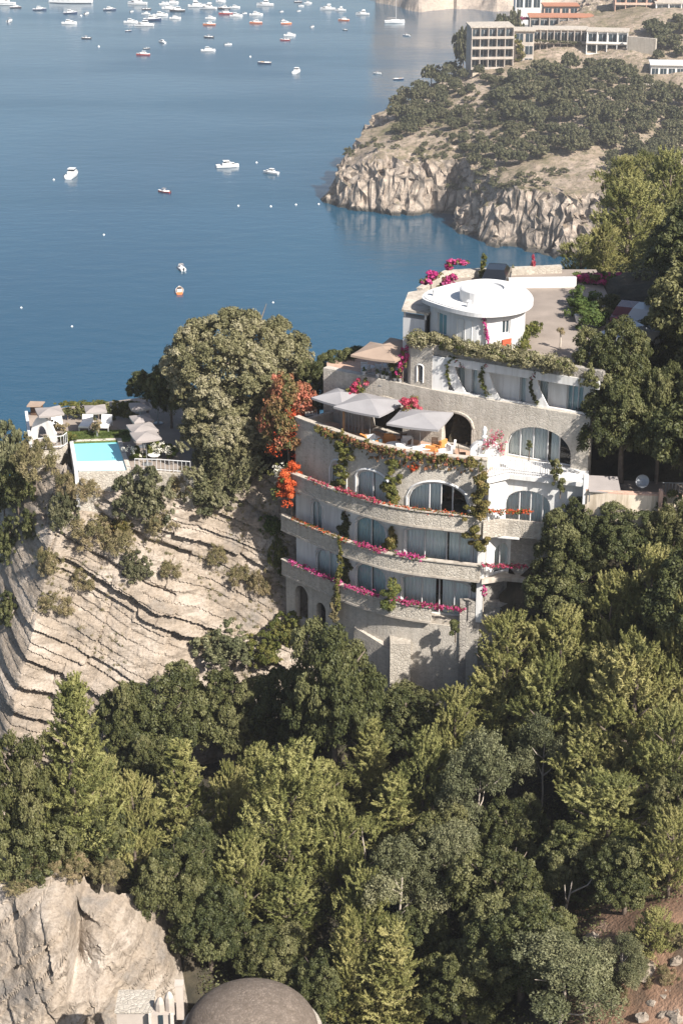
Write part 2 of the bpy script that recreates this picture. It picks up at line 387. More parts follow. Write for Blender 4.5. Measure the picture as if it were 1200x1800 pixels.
def inside(poly, X, Y):
    X = np.asarray(X, float); r = np.zeros(X.shape, bool); n = len(poly)
    for i in range(n):
        x0, y0 = poly[i][0], poly[i][1]; x1, y1 = poly[(i + 1) % n][0], poly[(i + 1) % n][1]
        c = ((y0 > Y) != (y1 > Y)); xi = (x1 - x0) * (Y - y0) / ((y1 - y0) if y1 != y0 else 1e-9) + x0
        r ^= c & (X < xi)
    return r
def dist_poly(poly, X, Y):
    d = np.full(np.shape(X), 1e9); n = len(poly)
    for i in range(n):
        a = np.array(poly[i][:2], float); b = np.array(poly[(i + 1) % n][:2], float); e = b - a
        t = np.clip(((X - a[0]) * e[0] + (Y - a[1]) * e[1]) / max(1e-9, e @ e), 0, 1)
        d = np.minimum(d, np.hypot(X - a[0] - t * e[0], Y - a[1] - t * e[1]))
    return d
class TPS:
    def __init__(s, pts, lam=.05):
        P = np.array([p[:2] for p in pts], float); z = np.array([p[2] for p in pts], float); n = len(P); s.P = P; s.sc = 20.0
        K = s.k(P, P) + lam * np.eye(n); A = np.zeros((n + 3, n + 3)); A[:n, :n] = K; A[:n, n] = 1; A[:n, n + 1:] = P / s.sc; A[n:, :n] = A[:n, n:].T
        s.w = np.linalg.solve(A, np.concatenate([z, np.zeros(3)]))
    def k(s, A, B):
        r = np.sqrt(((A[:, None] - B[None]) ** 2).sum(-1)) / 20.0; return r      # linear kernel: no overshoot
    def __call__(s, X, Y):
        X = np.asarray(X, float); sh = X.shape; A = np.stack([X.ravel(), np.asarray(Y, float).ravel()], -1); n = len(s.P)
        out = np.zeros(len(A))
        for q in range(0, len(A), 20000):
            a = A[q:q + 20000]; out[q:q + 20000] = s.k(a, s.P) @ s.w[:n] + s.w[n] + (a / s.sc) @ s.w[n + 1:]
        return out.reshape(sh)
# ------------------------------------------------------------------ near hillside
def under(px, py, Y, h):
    p = aty(px, py, Y); return (p.x, p.y, p.z - h)
NEAR = TPS([(-28, 52, 58), (-5, 52, 62), (8, 52, 66), (18, 52, 72), (30, 52, 78),
    (-25, 66, 60), (-8, 66, 65), (0, 68, 66), (8, 68, 69), (15, 68, 73.6), (25, 68, 78),
    (-25, 76, 63), (-14.5, 82.5, 74.6), (-20, 82.5, 74.4), (-10.5, 81, 71), (-12, 72, 65), (-8, 76, 66.5), (0, 76, 67), (8, 76, 69), (13, 74, 73.5), (16, 73, 75.6), (25, 75, 80),
    (-22, 88, 66), (-12, 88, 68), (0, 86, 68), (8, 88, 70), (16, 90, 74.5), (26, 90, 82),
    (-22, 97, 66), (-16, 97, 68), (-6, 97, 70), (3, 97.5, 71.5), (8, 97, 73.5), (12, 96, 77), (16, 96, 80), (26, 97, 87),
    (17, 99, 87.6), (17, 104, 89), (26, 104, 93), (20, 111, 95.0), (30, 112, 98), (14, 115, 95.2), (15, 122, 95), (25, 127, 96.5), (42, 125, 106),
    (0, 108, 88), (8, 106, 91), (-6, 113, 84), (-14, 114, 84.5), (-20, 114, 84), (-24, 117, 84), (-25, 105, 62), (-28, 100, 60),
    (-14, 122, 84), (-4, 116, 87), (0, 122, 84), (6, 124, 86), (-15, 128, 72), (0, 132, 66), (10, 132, 80),
    (-32, 112, 60), (-45, 110, 35), (-45, 80, 40), (-45, 50, 42), (-30, 140, 20), (0, 165, 30), (0, 200, -3), (-30, 180, -4), (-45, 150, -4),
    under(1020, 450, 136, 3.5), under(1100, 420, 150, 4), under(1190, 420, 140, 4), under(1180, 320, 178, 4), under(1090, 330, 180, 4), (22, 205, 62), (55, 205, 100), (20, 232, 20), (70, 232, 95), (70, 160, 115), (60, 110, 112), (45, 90, 98), (45, 60, 90)])
FOOT = [(p.x, p.y) for p in offset(CF, .35)] + [(p.x, p.y) for p in RC] + [(20, 99.4), (20, 126), (5, 126), (-2, 116), (-4.5, 109)]
def Hn(X, Y, raw=False):
    X = np.asarray(X, float); Y = np.asarray(Y, float); h = NEAR(X, Y)
    h = h + (fbm(X * .25, Y * .25, o=4) - .5) * 1.2
    if raw: return h
    m = (X > -36) & (X < -1.5) & (Y < 122); h = np.where(m & (Y > 96), np.minimum(h, 67.5 + np.maximum(0, Y - 1.5 * np.maximum(0, -18.7 - X) ** 1.15 - 107.5) * 2.4), h)
    m = (X < -8.0) & (Y < 84); h = np.where(m, np.minimum(h, np.where(Y > 80.0 + 1.3 * np.maximum(0, X + 11.6) ** 1.1, 74.9, 64 + np.maximum(0, Y - 74) * .9)), h)
    yb = np.interp(X, [p.x for p in CF] + [9.05, 10.3, 15.5], [p.y for p in CF] + [100.25, 101.15, 99.75]); m = (X > -5) & (X < 9.5) & (Y > yb - 4) & (Y < yb + 1); h = np.where(m, np.minimum(h, 72.8), h)
    # under the hotel: steps cut into the slope
    ins = inside(FOOT, X, Y) & (X < 15.5)
    d = Y - np.interp(X, [p.x for p in CF] + [9.05, 10.3, 15.5], [p.y for p in CF] + [100.25, 101.15, 99.75])
    cap = np.where(d < 4.2, 75.0, 88.5)
    d5 = Y - np.interp(X, [p.x for p in W5], [p.y for p in W5]); cap = np.where(d5 > .8, 92.0, cap); cap = np.where((d5 > 3.0) & (X > 3.5), 95.3, cap)
    h = np.where(ins, np.minimum(h, cap), h)
    court = inside([(9, 105), (15, 103.5), (18.0, 108), (18.5, 126), (4, 126), (4, 110)], X, Y); h = np.where(court, np.minimum(h, 95.2), h)
    pat = inside([(15.0, 98.4), (22, 97.6), (22, 101.8), (15.0, 102)], X, Y); h = np.where(pat, np.minimum(h, 88.7), h)
    pool = inside([(-19.6, 111.2), (-8, 110.6), (-8, 124), (-19.6, 124)], X, Y); h = np.where(pool, np.minimum(h, 84.9), h)
    return h
xs = np.arange(-45, 70.1, .55); ys = np.arange(46, 232, .55)
GX, GY = np.meshgrid(xs, ys); GZ = Hn(GX, GY) + (fbm(GX * 1.3, GY * 1.3, o=3) - .5) * .35
tag(link(bpy.data.objects.new('hillside', np_mesh('hillside', np.stack([GX, GY, GZ], -1).reshape(-1, 3), grid_faces(len(xs), len(ys)), 'soil'))), 'wooded hillside with reddish soil between the trees', None, None, 'structure')
def Hp(x, y): return float(Hn(np.array([x]), np.array([y]))[0])

# sea: one sheet past the horizon
mb = MB(); mb.quad((-9000, -300, 0), (9000, -300, 0), (9000, 16000, 0), (-9000, 16000, 0))
mb.build('sea', 'sea_water', kind='structure', label='blue sea of the bay with light ripples')

# ------------------------------------------------------------------ rock faces
def rockface(name, mat, label, X0, X1, Z0, Z1, step, yfun, dip, thick, amp, seed, ztop=None, rough_=.8, js=5.0):
    xs = np.arange(X0, X1 + step / 2, step); zs = np.arange(Z0, Z1 + step / 2, step); X, Z = np.meshgrid(xs, zs)
    if ztop is not None: Z = Z0 + (Z - Z0) / (Z1 - Z0) * (ztop(X) - Z0)
    wob = (fbm(X * .16 + seed, Z * .16, o=3) - .5)
    b = (Z + dip * X + .7 * wob) / thick                                 # bedding coordinate
    b = b + .42 * np.sin(b * 1.9 + seed) + .2 * np.sin(b * 4.3) + .06 * (fbm(X * .9, Z * .9 + 30, o=3) - .5)
    k = np.floor(b); fr = b - k
    a = X - dip * Z                                                        # along the bed
    ja = a / js + _h(k.astype(np.int64), k.astype(np.int64) * 0 + seed, 0) * 7 + .12 * (fbm(X * .8, Z * .8, o=3) - .5)
    kj = np.floor(ja); fj = ja - kj
    pro = _h(k.astype(np.int64) + 50, (kj * 0).astype(np.int64), seed) * .95 + _h(k.astype(np.int64), kj.astype(np.int64), seed + 3) * .4
    # each slab leans out towards its foot and is undercut below; thin recessed joints
    ki, kq = k.astype(np.int64), kj.astype(np.int64)
    out = amp * (pro + .5 * (1 - fr) + (_h(ki, kq, seed + 61) - .5) * 1.1 * (fj - .5) + (_h(ki, kq, seed + 71) - .5) * .9 * (fr - .5))   # planar, differently tilted block faces
    openb = _h(k.astype(np.int64), np.floor(a / 5.5).astype(np.int64), seed + 9)
    crack = np.exp(-(np.minimum(fr, 1 - fr) / .055) ** 2) * (.10 + 1.0 * (openb > .6)) + .22 * np.exp(-(np.minimum(fj, 1 - fj) / .03) ** 2) * (_h(k.astype(np.int64), kj.astype(np.int64), seed + 5) > .45)
    out = out - amp * .8 * crack
    b2 = (Z + dip * X + .6 * wob + .12 * (fbm(X * .4, Z * .4 + 11, o=3) - .5)) / (thick * .31); k2 = np.floor(b2); f2 = b2 - k2; a2 = np.floor(a / (js * .55) + _h(k2.astype(np.int64), k2.astype(np.int64) * 0 + seed, 5) * 9)
    out = out + amp * (.20 * _h(k2.astype(np.int64), a2.astype(np.int64), seed + 21) + .16 * (1 - f2)) - amp * .16 * np.exp(-(np.minimum(f2, 1 - f2) / .09) ** 2) * (_h(k2.astype(np.int64), np.floor(a / 3.1).astype(np.int64), seed + 31) > .6)
    out = out + (fbm(X * .55, Z * .55, Z * 0 + seed, 5) - .5) * amp * rough_ + (fbm(X * 2.2, Z * 2.2, Z * 0 + seed, 4) - .5) * amp * .5 * rough_
    Y = yfun(X, Z) - out
    V = np.stack([X, Y, Z - .12 * out], -1).reshape(-1, 3)
    me = np_mesh(name, V, grid_faces(len(xs), len(zs)), mat, smooth=False)
    tag(link(bpy.data.objects.new(name, me)), label, None, None, 'structure'); return V
def y_pool(X, Z):
    xc = np.interp(Z, [64, 72, 76, 84, 87], [-23.5, -22, -20.9, -18.7, -18.2])
    y = np.interp(Z, [62, 72, 78, 83.5, 85.5, 87], [101.6, 105.9, 109.2, 111.3, 113.0, 117])
    y = y + 1.5 * np.maximum(0, xc - X) ** 1.15
    y = y + np.maximum(0, X + 6.5) * .18 + .5 * np.sin(X * .6)
    return y
CLV = rockface('cliff_face', 'limestone', 'pale limestone cliff of tilted slabs below the swimming pool', -34, .5, 62, 85.2, .085, y_pool, .42, 1.9, .78, 3, lambda X: np.interp(X, [-34, -27, -22.5], [66, 77, 85.2]))
def t_low(X): return np.interp(X, [-30, -17, -14.6, -13.8, -12.5, -11, -9.6, -8.4, -7], [75.3, 75.5, 75.6, 74.6, 74.2, 73.0, 71.3, 68.5, 63]) + (fbm(X * .7, X * 0, o=2) - .5) * .5
def y_low(X, Z):
    tp = t_low(X); y = 72.6 + (Z - 66) * .62 + 3.2 * np.clip((Z - tp + 1.1) / 1.1, 0, 1) ** 2
    y = y + 1.1 * np.maximum(0, X + 12.6) ** 1.05 + .25 * np.maximum(0, -14.0 - X) - 1.3 * np.exp(-((X + 15.4) / 1.5) ** 2) + 2.6 * np.clip((X + 14.15) / .15, 0, 1) * np.exp(-np.maximum(0, X + 13.9) / 1.1) * np.clip((Z - 71.2) / .8, 0, 1) * np.clip((tp - .35 - Z) / .25, 0, 1)
    return y
rockface('rock_outcrop', 'limestone', 'weathered pale rock outcrop half shaded by the pines', -30, -7, 56, 75.9, .085, y_low, -.75, 2.3, 1.0, 11, t_low, .9, 2.4)

# ------------------------------------------------------------------ headland across the cove
coast = [atz(*p, 0)[:2] for p in ((584, 357), (612, 364), (640, 368), (700, 371), (770, 371), (784, 384), (806, 398), (840, 416), (880, 431), (915, 440), (955, 442), (1010, 452), (1100, 474), (1300, 500))]
coast = coast + [(400, 480), (400, 1010), (95, 1010), (72, 830), (55, 740), (38, 690), (24, 655), (10, 622), (0, 595), (-4.5, 572)]
def hp(px, py, Y): p = aty(px, py, Y); return (p.x, p.y, p.z)
HEAD = TPS([hp(*q) for q in ((600, 285, 566), (650, 238, 585), (690, 198, 600), (740, 150, 625), (805, 112, 648),
    (660, 262, 562), (740, 262, 563), (622, 284, 562), (800, 200, 590), (850, 300, 532), (812, 326, 523), (860, 325, 515), (900, 318, 512), (950, 296, 526), (950, 220, 562), (880, 150, 602),
    (1000, 335, 502), (1060, 300, 520), (1100, 200, 562), (1010, 150, 600), (1150, 130, 606), (860, 118, 622), (930, 100, 632), (1040, 95, 632), (1150, 30, 648), (1000, 40, 655), (900, 8, 715), (1250, 300, 536), (1300, 100, 616), (1300, 0, 672), (1100, 0, 680))]
    + [(250, 900, 90), (150, 950, 60), (300, 700, 90), (350, 560, 50), (90, 800, 42), (60, 720, 30)])
xs = np.arange(-16, 215, .7); ys = np.arange(472, 760, .7)
HX, HY = np.meshgrid(xs, ys)
def head_z(X, Y):
    d = dist_poly(coast, X, Y) * np.where(inside(coast, X, Y), 1, -1)
    rid = 1 - np.abs(2 * fbm(X * .07, Y * .07, o=4) - 1)
    rid2 = 1 - np.abs(2 * fbm(X * .22 + 9, Y * .22, o=4) - 1)
    dd = d + (rid - .72) * 12 + (rid2 - .7) * 1.5
    hill = HEAD(X, Y) + (fbm(X * .06, Y * .06, o=5) - .5) * 4
    cell = fbm(X * .12 + 70, Y * .12, o=3); prof = np.where(dd < 0, dd * .8, np.minimum(dd * (1.5 + 1.5 * cell), 9 + 9 * cell + dd * .6)) + ((rid2 - .7) * 2.5 + (fbm(X * .35, Y * .35, o=3) - .5) * 3) * np.clip(dd / 4, 0, 1)
    k = 2.0; z = -k * np.log(np.exp(-np.clip(prof, -6, 90) / k) + np.exp(-np.clip(hill, -6, 90) / k) + 1e-30)
    return np.where(d < -9, -4, z)
HZ = head_z(HX, HY)
gy_, gx_ = np.gradient(HZ, .7); stp = np.clip((np.hypot(gx_, gy_) - .5) / .8, .12, 1)
rg = lambda a, b, c, o: .55 - 2.2 * np.abs(fbm(a, b, c, o) - .5)
JX = HX + (rg(HX * .15, HY * .15, HZ * .22, 3) * 3.4 + rg(HX * .45, HY * .45, HZ * .6, 4) * 2.2) * stp; JY = HY - (rg(HX * .15 + 40, HY * .15, HZ * .22, 3) * 4.8 + rg(HX * .45 + 40, HY * .45, HZ * .6, 4) * 2.6) * stp; HZ = HZ + (fbm(HX * .4, HY * .4, HZ * .4, 4) - .5) * 3.0 * stp * (HZ > .5)
tag(link(bpy.data.objects.new('headland', np_mesh('headland', np.stack([JX, JY, HZ], -1).reshape(-1, 3), grid_faces(len(xs), len(ys)), 'headland_ground', smooth=False))), 'rocky headland with scrub across the cove', None, None, 'structure')
def Hh(x, y): return float(head_z(np.array([x]), np.array([y]))[0])
# far shore at the top edge
xs = np.arange(20, 260, 1.6); ys = np.arange(1015, 1250, 1.6); X, Y = np.meshgrid(xs, ys)
edge = 1046 + 9 * np.sin(X * .11) + 16 * (fbm(X * .05, Y * .05, o=4) - .5) + np.maximum(0, 45 - X) * 1.2 - np.where((X > 66) & (X < 90), 4, 0)
d = Y - edge; Z = np.where(d > 0, np.minimum(d * .9, 7 + d * .35) * (.45 + 1.1 * fbm(X * .06, Y * .06, o=4)), d * .5)
tag(link(bpy.data.objects.new('far_shore', np_mesh('far_shore', np.stack([X, Y, Z], -1).reshape(-1, 3), grid_faces(len(xs), len(ys)), 'headland_rock', smooth=False))), 'distant rocky shore at the head of the bay', None, None, 'structure')
# ------------------------------------------------------------------ foliage
def leaves(P, N, L, asp, rng, jit, T=None):
    n = len(P); N = N + rng.normal(0, jit, (n, 3)); N /= np.linalg.norm(N, axis=1)[:, None] + 1e-9
    A = rng.normal(0, 1, (n, 3)) if T is None else T + rng.normal(0, .35, (n, 3))
    A -= (A * N).sum(1)[:, None] * N; A /= np.linalg.norm(A, axis=1)[:, None] + 1e-9
    B = np.cross(N, A); L = (L * rng.uniform(.65, 1.35, n))[:, None]
    V = np.stack([P - A * L, P + B * L * asp - A * L * .1, P + A * L, P - B * L * asp - A * L * .1], 1)
    return V.reshape(-1, 3)
def sph(rng, n, zmin=-1.0):
    z = rng.uniform(zmin, 1, n); q = rng.uniform(0, 2 * np.pi, n); r = np.sqrt(np.maximum(0, 1 - z * z))
    return np.stack([r * np.cos(q), r * np.sin(q), z], -1)
def crown_mesh(name, kind, mat, R_, H_, seed, nclump, nleaf, L, asp, jit=.55):
    """a crown that fills an ellipsoid / cone of radius R_ and height H_ resting on z=0 (crown base)"""
    rng = np.random.default_rng(seed); PP, NN, TT, GG = [], [], [], []
    def clump(c, r, n, up=0.0, flat=1.0, tint=None):
        d = sph(rng, n, -.45); rr = r * (1 - .45 * rng.random(n) ** 1.5)
        p = c + d * rr[:, None] * np.array([1, 1, flat]); PP.append(p)
        nn = d + np.array([0, 0, up]); NN.append(nn / (np.linalg.norm(nn, axis=1)[:, None] + 1e-9)); TT.append(d)
        GG.append(np.clip((rng.random() if tint is None else tint) * .7 + .3 * rng.random(n), 0, 1))
    def spray(c, r, n, dr, tint=None):                       # a feathery shoot: leaves along an axis, tapering to the tip
        dr = dr / (np.linalg.norm(dr) + 1e-9); t = rng.random(n); d = sph(rng, n, -1); d -= (d @ dr)[:, None] * dr; d /= np.linalg.norm(d, axis=1)[:, None] + 1e-9
        PP.append(c + dr * ((t - .25) * r * 2.6)[:, None] + d * (r * .55 * (1 - .75 * t) * np.sqrt(rng.random(n)))[:, None])
        nn = d + np.array([0, 0, .35]) + dr * .3; NN.append(nn / (np.linalg.norm(nn, axis=1)[:, None] + 1e-9)); TT.append(dr * .9 + d * .7)
        GG.append(np.clip((rng.random() if tint is None else tint) * .7 + .3 * rng.random(n), 0, 1))
    if kind == 'round':
        nl_ = 15 if nclump < 600 else 60; lobes = []
        for i in range(nl_):                                   # cauliflower lobes spread evenly, then clumps over each lobe
            z = 1 - (i + .5) / nl_ * 1.5; q = i * 2.39996 + rng.uniform(-.35, .35); r = math.sqrt(max(0, 1 - z * z)); rad = rng.uniform(.5, .74) if nl_ < 20 else rng.uniform(.74, .86)
            lobes.append((np.array([r * math.cos(q) * rad, r * math.sin(q) * rad, z * rad]), rng.uniform(.26, .46) if nl_ < 20 else rng.uniform(.16, .26), rng.random()))
        for i in range(nclump):
            c0, lr, t0 = lobes[i % nl_]; d = sph(rng, 1, -.6)[0]; o_ = c0 / (np.linalg.norm(c0) + 1e-6); d = d + o_ * .55; d /= np.linalg.norm(d)
            c = (c0 + d * lr * rng.uniform(.7, 1.0)) * np.array([R_, R_, H_ * .5]) + np.array([0, 0, H_ * .5])
            clump(c, rng.uniform(.055, .12) * R_ * (1 if nl_ < 20 else .62), nleaf, .3, .9, np.clip(t0 + rng.normal(0, .25), 0, 1))
        for i in range(60 if nl_ < 20 else 170): clump(sph(rng, 1, -.7)[0] * np.array([R_, R_, H_ * .5]) * rng.uniform(.3, .6 if nl_ < 20 else .74) + np.array([0, 0, H_ * .48]), .22 * R_, nleaf, .3, .9)
    elif kind == 'pine':
        npad = 24 + int(rng.integers(0, 5))
        for i in range(46):
            hh = rng.uniform(.1, .85); clump(np.array([rng.normal(0, .26) * R_, rng.normal(0, .26) * R_, hh * H_]), .17 * R_, nleaf, .2, 1.2)
        for k in range(npad):
            h = (k + .5) / npad; env = R_ * (math.sin(math.pi * (.14 + .80 * h)) ** .8) * rng.uniform(.45, 1.12)
            q = k * 2.4 + rng.uniform(-.6, .6); off = env * rng.uniform(.45, .82)
            pc = np.array([math.cos(q) * off, math.sin(q) * off, h * H_ * .92]); pr = R_ * rng.uniform(.20, .38); t0 = rng.random()
            for i in range(max(3, nclump // npad)):
                a, rr = rng.uniform(0, 6.28), pr * math.sqrt(rng.random())
                c = pc + np.array([math.cos(a) * rr, math.sin(a) * rr, pr * .5 * (1 - (rr / pr) ** 2) + rng.normal(0, .14) * pr])
                spray(c, rng.uniform(.055, .105) * R_, nleaf, np.array([math.cos(q) * .55, math.sin(q) * .55, .75]) + rng.normal(0, .28, 3), np.clip(t0 + rng.normal(0, .25), 0, 1))
    elif kind == 'cone':
        npad = 46
        for i in range(70):
            hh = rng.random(); clump(np.array([rng.normal(0, .22) * R_ * (1 - hh), rng.normal(0, .22) * R_ * (1 - hh), hh * H_ * .9]), .2 * R_ * (1.1 - hh * .7), nleaf, .2, 1.2)
        for k in range(npad):
            h = ((k + .5) / npad) ** .9; env = R_ * (1 - h) ** .75 * rng.uniform(.65, 1.08) + .06 * R_
            q = k * 2.39996; pc = np.array([math.cos(q) * env * .62, math.sin(q) * env * .62, h * H_ * .96]); pr = env * .55 + .12 * R_; t0 = rng.random()
            for i in range(max(2, nclump // npad)):
                a, rr = rng.uniform(0, 6.28), pr * math.sqrt(rng.random())
                c = pc + np.array([math.cos(a) * rr, math.sin(a) * rr, rr * .25 + rng.normal(0, .12) * pr])
                spray(c, rng.uniform(.10, .18) * R_ * (1.1 - .45 * h), nleaf, np.array([math.cos(q) * .6, math.sin(q) * .6, .6]) + rng.normal(0, .25, 3), np.clip(t0 + rng.normal(0, .2), 0, 1))
    elif kind == 'loose':
        for k in range(13):
            d = sph(rng, 1, -.25)[0]; bc = np.array([d[0] * R_ * .68, d[1] * R_ * .68, H_ * .52 + d[2] * H_ * .42]); br = R_ * rng.uniform(.26, .44); t0 = rng.random()
            for i in range(max(3, nclump // 13)):
                e = sph(rng, 1, -.6)[0] * br * rng.uniform(.5, 1.05); clump(bc + e, rng.uniform(.09, .17) * R_, nleaf, .3, .9, np.clip(t0 + rng.normal(0, .22), 0, 1))
    P = np.concatenate(PP); N = np.concatenate(NN); T = np.concatenate(TT); G = np.concatenate(GG)
    V = leaves(P, N, L, asp, rng, jit, T if kind in ('pine', 'cone') else None)
    Q = np.arange(len(V)).reshape(-1, 4)
    return np_mesh(name, V, Q, mat, False, np.repeat(G, 4))
def trunk_mesh(name, mat, h, r, spread, seed, limbs=5):
    rng = random.Random(seed); mb = MB(); x = y = 0; pts = []
    for i in range(6):
        pts.append((x, y, h * i / 5)); x += rng.uniform(-.022, .022) * h; y += rng.uniform(-.022, .022) * h
    mb.tube(pts, [r * (1 - .13 * i) for i in range(6)], 7)
    for k in range(limbs):
        i = rng.randint(2, 4); p = Vector(pts[i]); q = 6.28 * k / limbs + rng.uniform(-.4, .4); l = spread * rng.uniform(.5, .9)
        a = p + Vector((math.cos(q) * l * .5, math.sin(q) * l * .5, l * .28)); b = a + Vector((math.cos(q + .3) * l * .45, math.sin(q + .3) * l * .45, l * .38))
        mb.tube([p, a, b], [r * .5, r * .32, r * .1], 5)
    me = mb.mesh(name, True); me.materials.append(M[mat]); return me
# prototypes: (crown meshes, trunk meshes, crown base height, real crown radius, real crown height)
PROTO = {}
def proto(key, kind, mat, Rr, Hh_, base, seeds, ncl, nl, L, asp, jit=.55, bark='bark', tr=.2):
    PROTO[key] = ([crown_mesh('crown', kind, mat, Rr, Hh_, s, ncl, nl, L, asp, jit) for s in seeds],
                  [trunk_mesh('trunk', bark, base + Hh_ * .8, tr, Rr * .8, s) for s in seeds], base, Rr, Hh_)
proto('pine', 'pine', 'leaf_pine', 3.0, 6.0, 1.2, (1, 2, 3), 760, 62, .085, .25, .4)
proto('cone', 'cone', 'leaf_pine', 2.0, 8.0, .8, (4, 5), 760, 55, .08, .27, .4)
proto('oak', 'round', 'leaf_oak', 3.0, 4.8, .8, (6, 7, 8), 420, 100, .068, .55, .45)
proto('olive', 'loose', 'leaf_olive', 2.6, 5.0, 1.0, (9, 10), 420, 80, .062, .5, .5, 'bark_pale', .11)
proto('round', 'round', 'leaf_round', 4.6, 6.4, .6, (11,), 1300, 90, .075, .5, .45)
proto('shrub', 'round', 'leaf_green', 1.2, 1.9, .0, (12, 13), 150, 70, .05, .5, .5, 'bark', .06)
proto('soft', 'pine', 'leaf_round', 2.6, 4.2, .3, (14,), 520, 80, .08, .25, .45)
proto('dry', 'loose', 'leaf_dry', 1.1, 1.5, .0, (15, 16), 130, 55, .06, .22, .7, 'bark', .03)
proto('head', 'round', 'leaf_head', 2.6, 3.6, .3, (17, 18, 19), 90, 34, .2, .6, .5, 'bark', .15)
proto('headlow', 'loose', 'leaf_head', 1.6, 1.5, .0, (20, 21), 40, 24, .18, .55, .6, 'bark', .07)
proto('rust', 'loose', 'leaf_rust', 1.6, 3.2, .3, (22,), 300, 60, .065, .55, .5, 'bark', .08)
_cnt = {}
def plant(key, loc, sx, sz, label, cat='tree', group=None, rz=None, name=None, tilt=0.0, mat=None):
    cr, tr, base, Rr, Hh_ = PROTO[key]; i = _cnt.get(key, 0); _cnt[key] = i + 1
    nm = name or {'pine': 'pine_tree', 'cone': 'conical_pine', 'oak': 'holm_oak', 'olive': 'olive_tree', 'round': 'round_tree', 'shrub': 'shrub', 'soft': 'soft_shrub', 'dry': 'dry_shrub', 'head': 'headland_tree', 'headlow': 'headland_shrub', 'rust': 'flowering_tree'}[key]
    o = empty(nm, loc, (i * 2.39996 if rz is None else rz), label, cat, group); o.scale = (sx, sx, sz); o.rotation_euler[0] = tilt
    t = link(bpy.data.objects.new('trunk', tr[i % len(tr)]), o)
    c = link(bpy.data.objects.new('crown', cr[i % len(cr)]), o); c.location = (0, 0, base)
    if mat:
        c.material_slots[0].link = 'OBJECT'; c.material_slots[0].material = M[mat]
    return o
def tree_px(key, px, py, wpx, hpx, label, cat='tree', group=None, clear=None, Y=None, name=None, ground=None, rz=None, mat=None):
    """crown centre at a pixel; the distance is where the ray meets the hillside plus the crown's half height"""
    cr, tr, base, Rr, Hh_ = PROTO[key]
    Yc = 50.0; best = None; hh = hpx / 30.0
    if Y is None:
        prev = None
        for k in range(260):
            Yk = 58 + k * .5; p = aty(px, py, Yk); s = pxm(p); hm = hpx / (s * .92) ; b = (clear if clear is not None else base * hm / Hh_)
            g = p.z - (Hp0(p.x, p.y) + b + hm * .5)
            if g <= 0: break
        Y = Yk
    p = aty(px, py, Y); s = pxm(p); hm = hpx / (s * .92); wm = wpx / s
    sz = hm / Hh_; sx = wm * .5 / Rr
    b = base * sz
    return plant(key, (p.x, p.y, p.z - hm * .5 - b), sx, sz, label, cat, group, rz, name, mat=mat)
# fast ground lookup on the grid already made
_gx0, _gy0, _gs = -45.0, 46.0, .55; _GZ = GZ
def Hp0(x, y):
    i = min(max(int((x - _gx0) / _gs), 0), _GZ.shape[1] - 1); j = min(max(int((y - _gy0) / _gs), 0), _GZ.shape[0] - 1); return float(_GZ[j, i])

def foliage_strip(name, pts, width, height, n, mat, L, asp, seed, parent=None, label=None, cat=None, group=None, flat=1.0, clumps=None, kind=None):
    """leaves scattered in a lumpy roll along a polyline (hedges, vines, flower trailing)"""
    rng = np.random.default_rng(seed); P = np.array([tuple(p) for p in pts], float); seg = np.linalg.norm(np.diff(P, axis=0), axis=1); cs = np.concatenate([[0], np.cumsum(seg)])
    nc = int(1.6 * clumps) if clumps else max(7, int(cs[-1] / (.5 * max(width, height)) * 6)); sc_ = rng.uniform(0, cs[-1], nc)
    C = np.stack([np.interp(sc_, cs, P[:, k]) for k in range(3)], -1); C = C + rng.normal(0, 1, (nc, 3)) * np.array([width, width, height]) * .28
    r = rng.uniform(.16, .5, nc); k = rng.integers(0, nc, n); d = sph(rng, n, -.8)
    p = C[k] + d * (r[k] * (1 - .4 * rng.random(n)))[:, None] * np.array([width, width, height]) * .75
    g = np.clip(rng.random(nc)[k] * .6 + .4 * rng.random(n), 0, 1)
    V = leaves(p, d + np.array([0, 0, .3]), L, asp, rng, .6)
    me = np_mesh(name, V, np.arange(len(V)).reshape(-1, 4), mat, False, np.repeat(g, 4))
    return tag(link(bpy.data.objects.new(name, me), parent), label, cat, group, kind or ('stuff' if parent is not None else None))
# ------------------------------------------------------------------ terraced cliff hotel
class Curve:
    def __init__(s, pts):
        s.p = [Vector((q[0], q[1])) for q in pts]; s.n = normals2(s.p); s.s = [0.0]
        for a, b in zip(s.p, s.p[1:]): s.s.append(s.s[-1] + (b - a).length)
        s.L = s.s[-1]
    def at(s, q, d=0.0):
        q = min(max(q, 0.0), s.L); j = 0
        while j < len(s.s) - 2 and s.s[j + 1] < q: j += 1
        t = (q - s.s[j]) / max(1e-9, s.s[j + 1] - s.s[j]); return s.p[j].lerp(s.p[j + 1], t) + s.n[j].lerp(s.n[j + 1], t) * d
    def s_of_px(s, px, z):
        best, bq = 1e9, 0; n = 400
        for i in range(n + 1):
            q = s.L * i / n; p = s.at(q); x = 600 + F * p.x / (p.y * cP + (CZ - z) * sP)
            if abs(x - px) < best: best, bq = abs(x - px), q
        return bq
def straight(pts, step=.3):
    out = []
    for a, b in zip(pts, pts[1:]):
        a, b = Vector(a[:2]), Vector(b[:2]); n = max(1, int((b - a).length / step))
        out += [a.lerp(b, i / n) for i in range(n)]
    return out + [Vector(pts[-1][:2])]
def arch_z(o, q):
    m, h = (o['s0'] + o['s1']) / 2, (o['s1'] - o['s0']) / 2; t = min(1, abs(q - m) / h)
    return o['zt'] - o['rise'] * (1 - math.sqrt(max(0, 1 - t * t)))
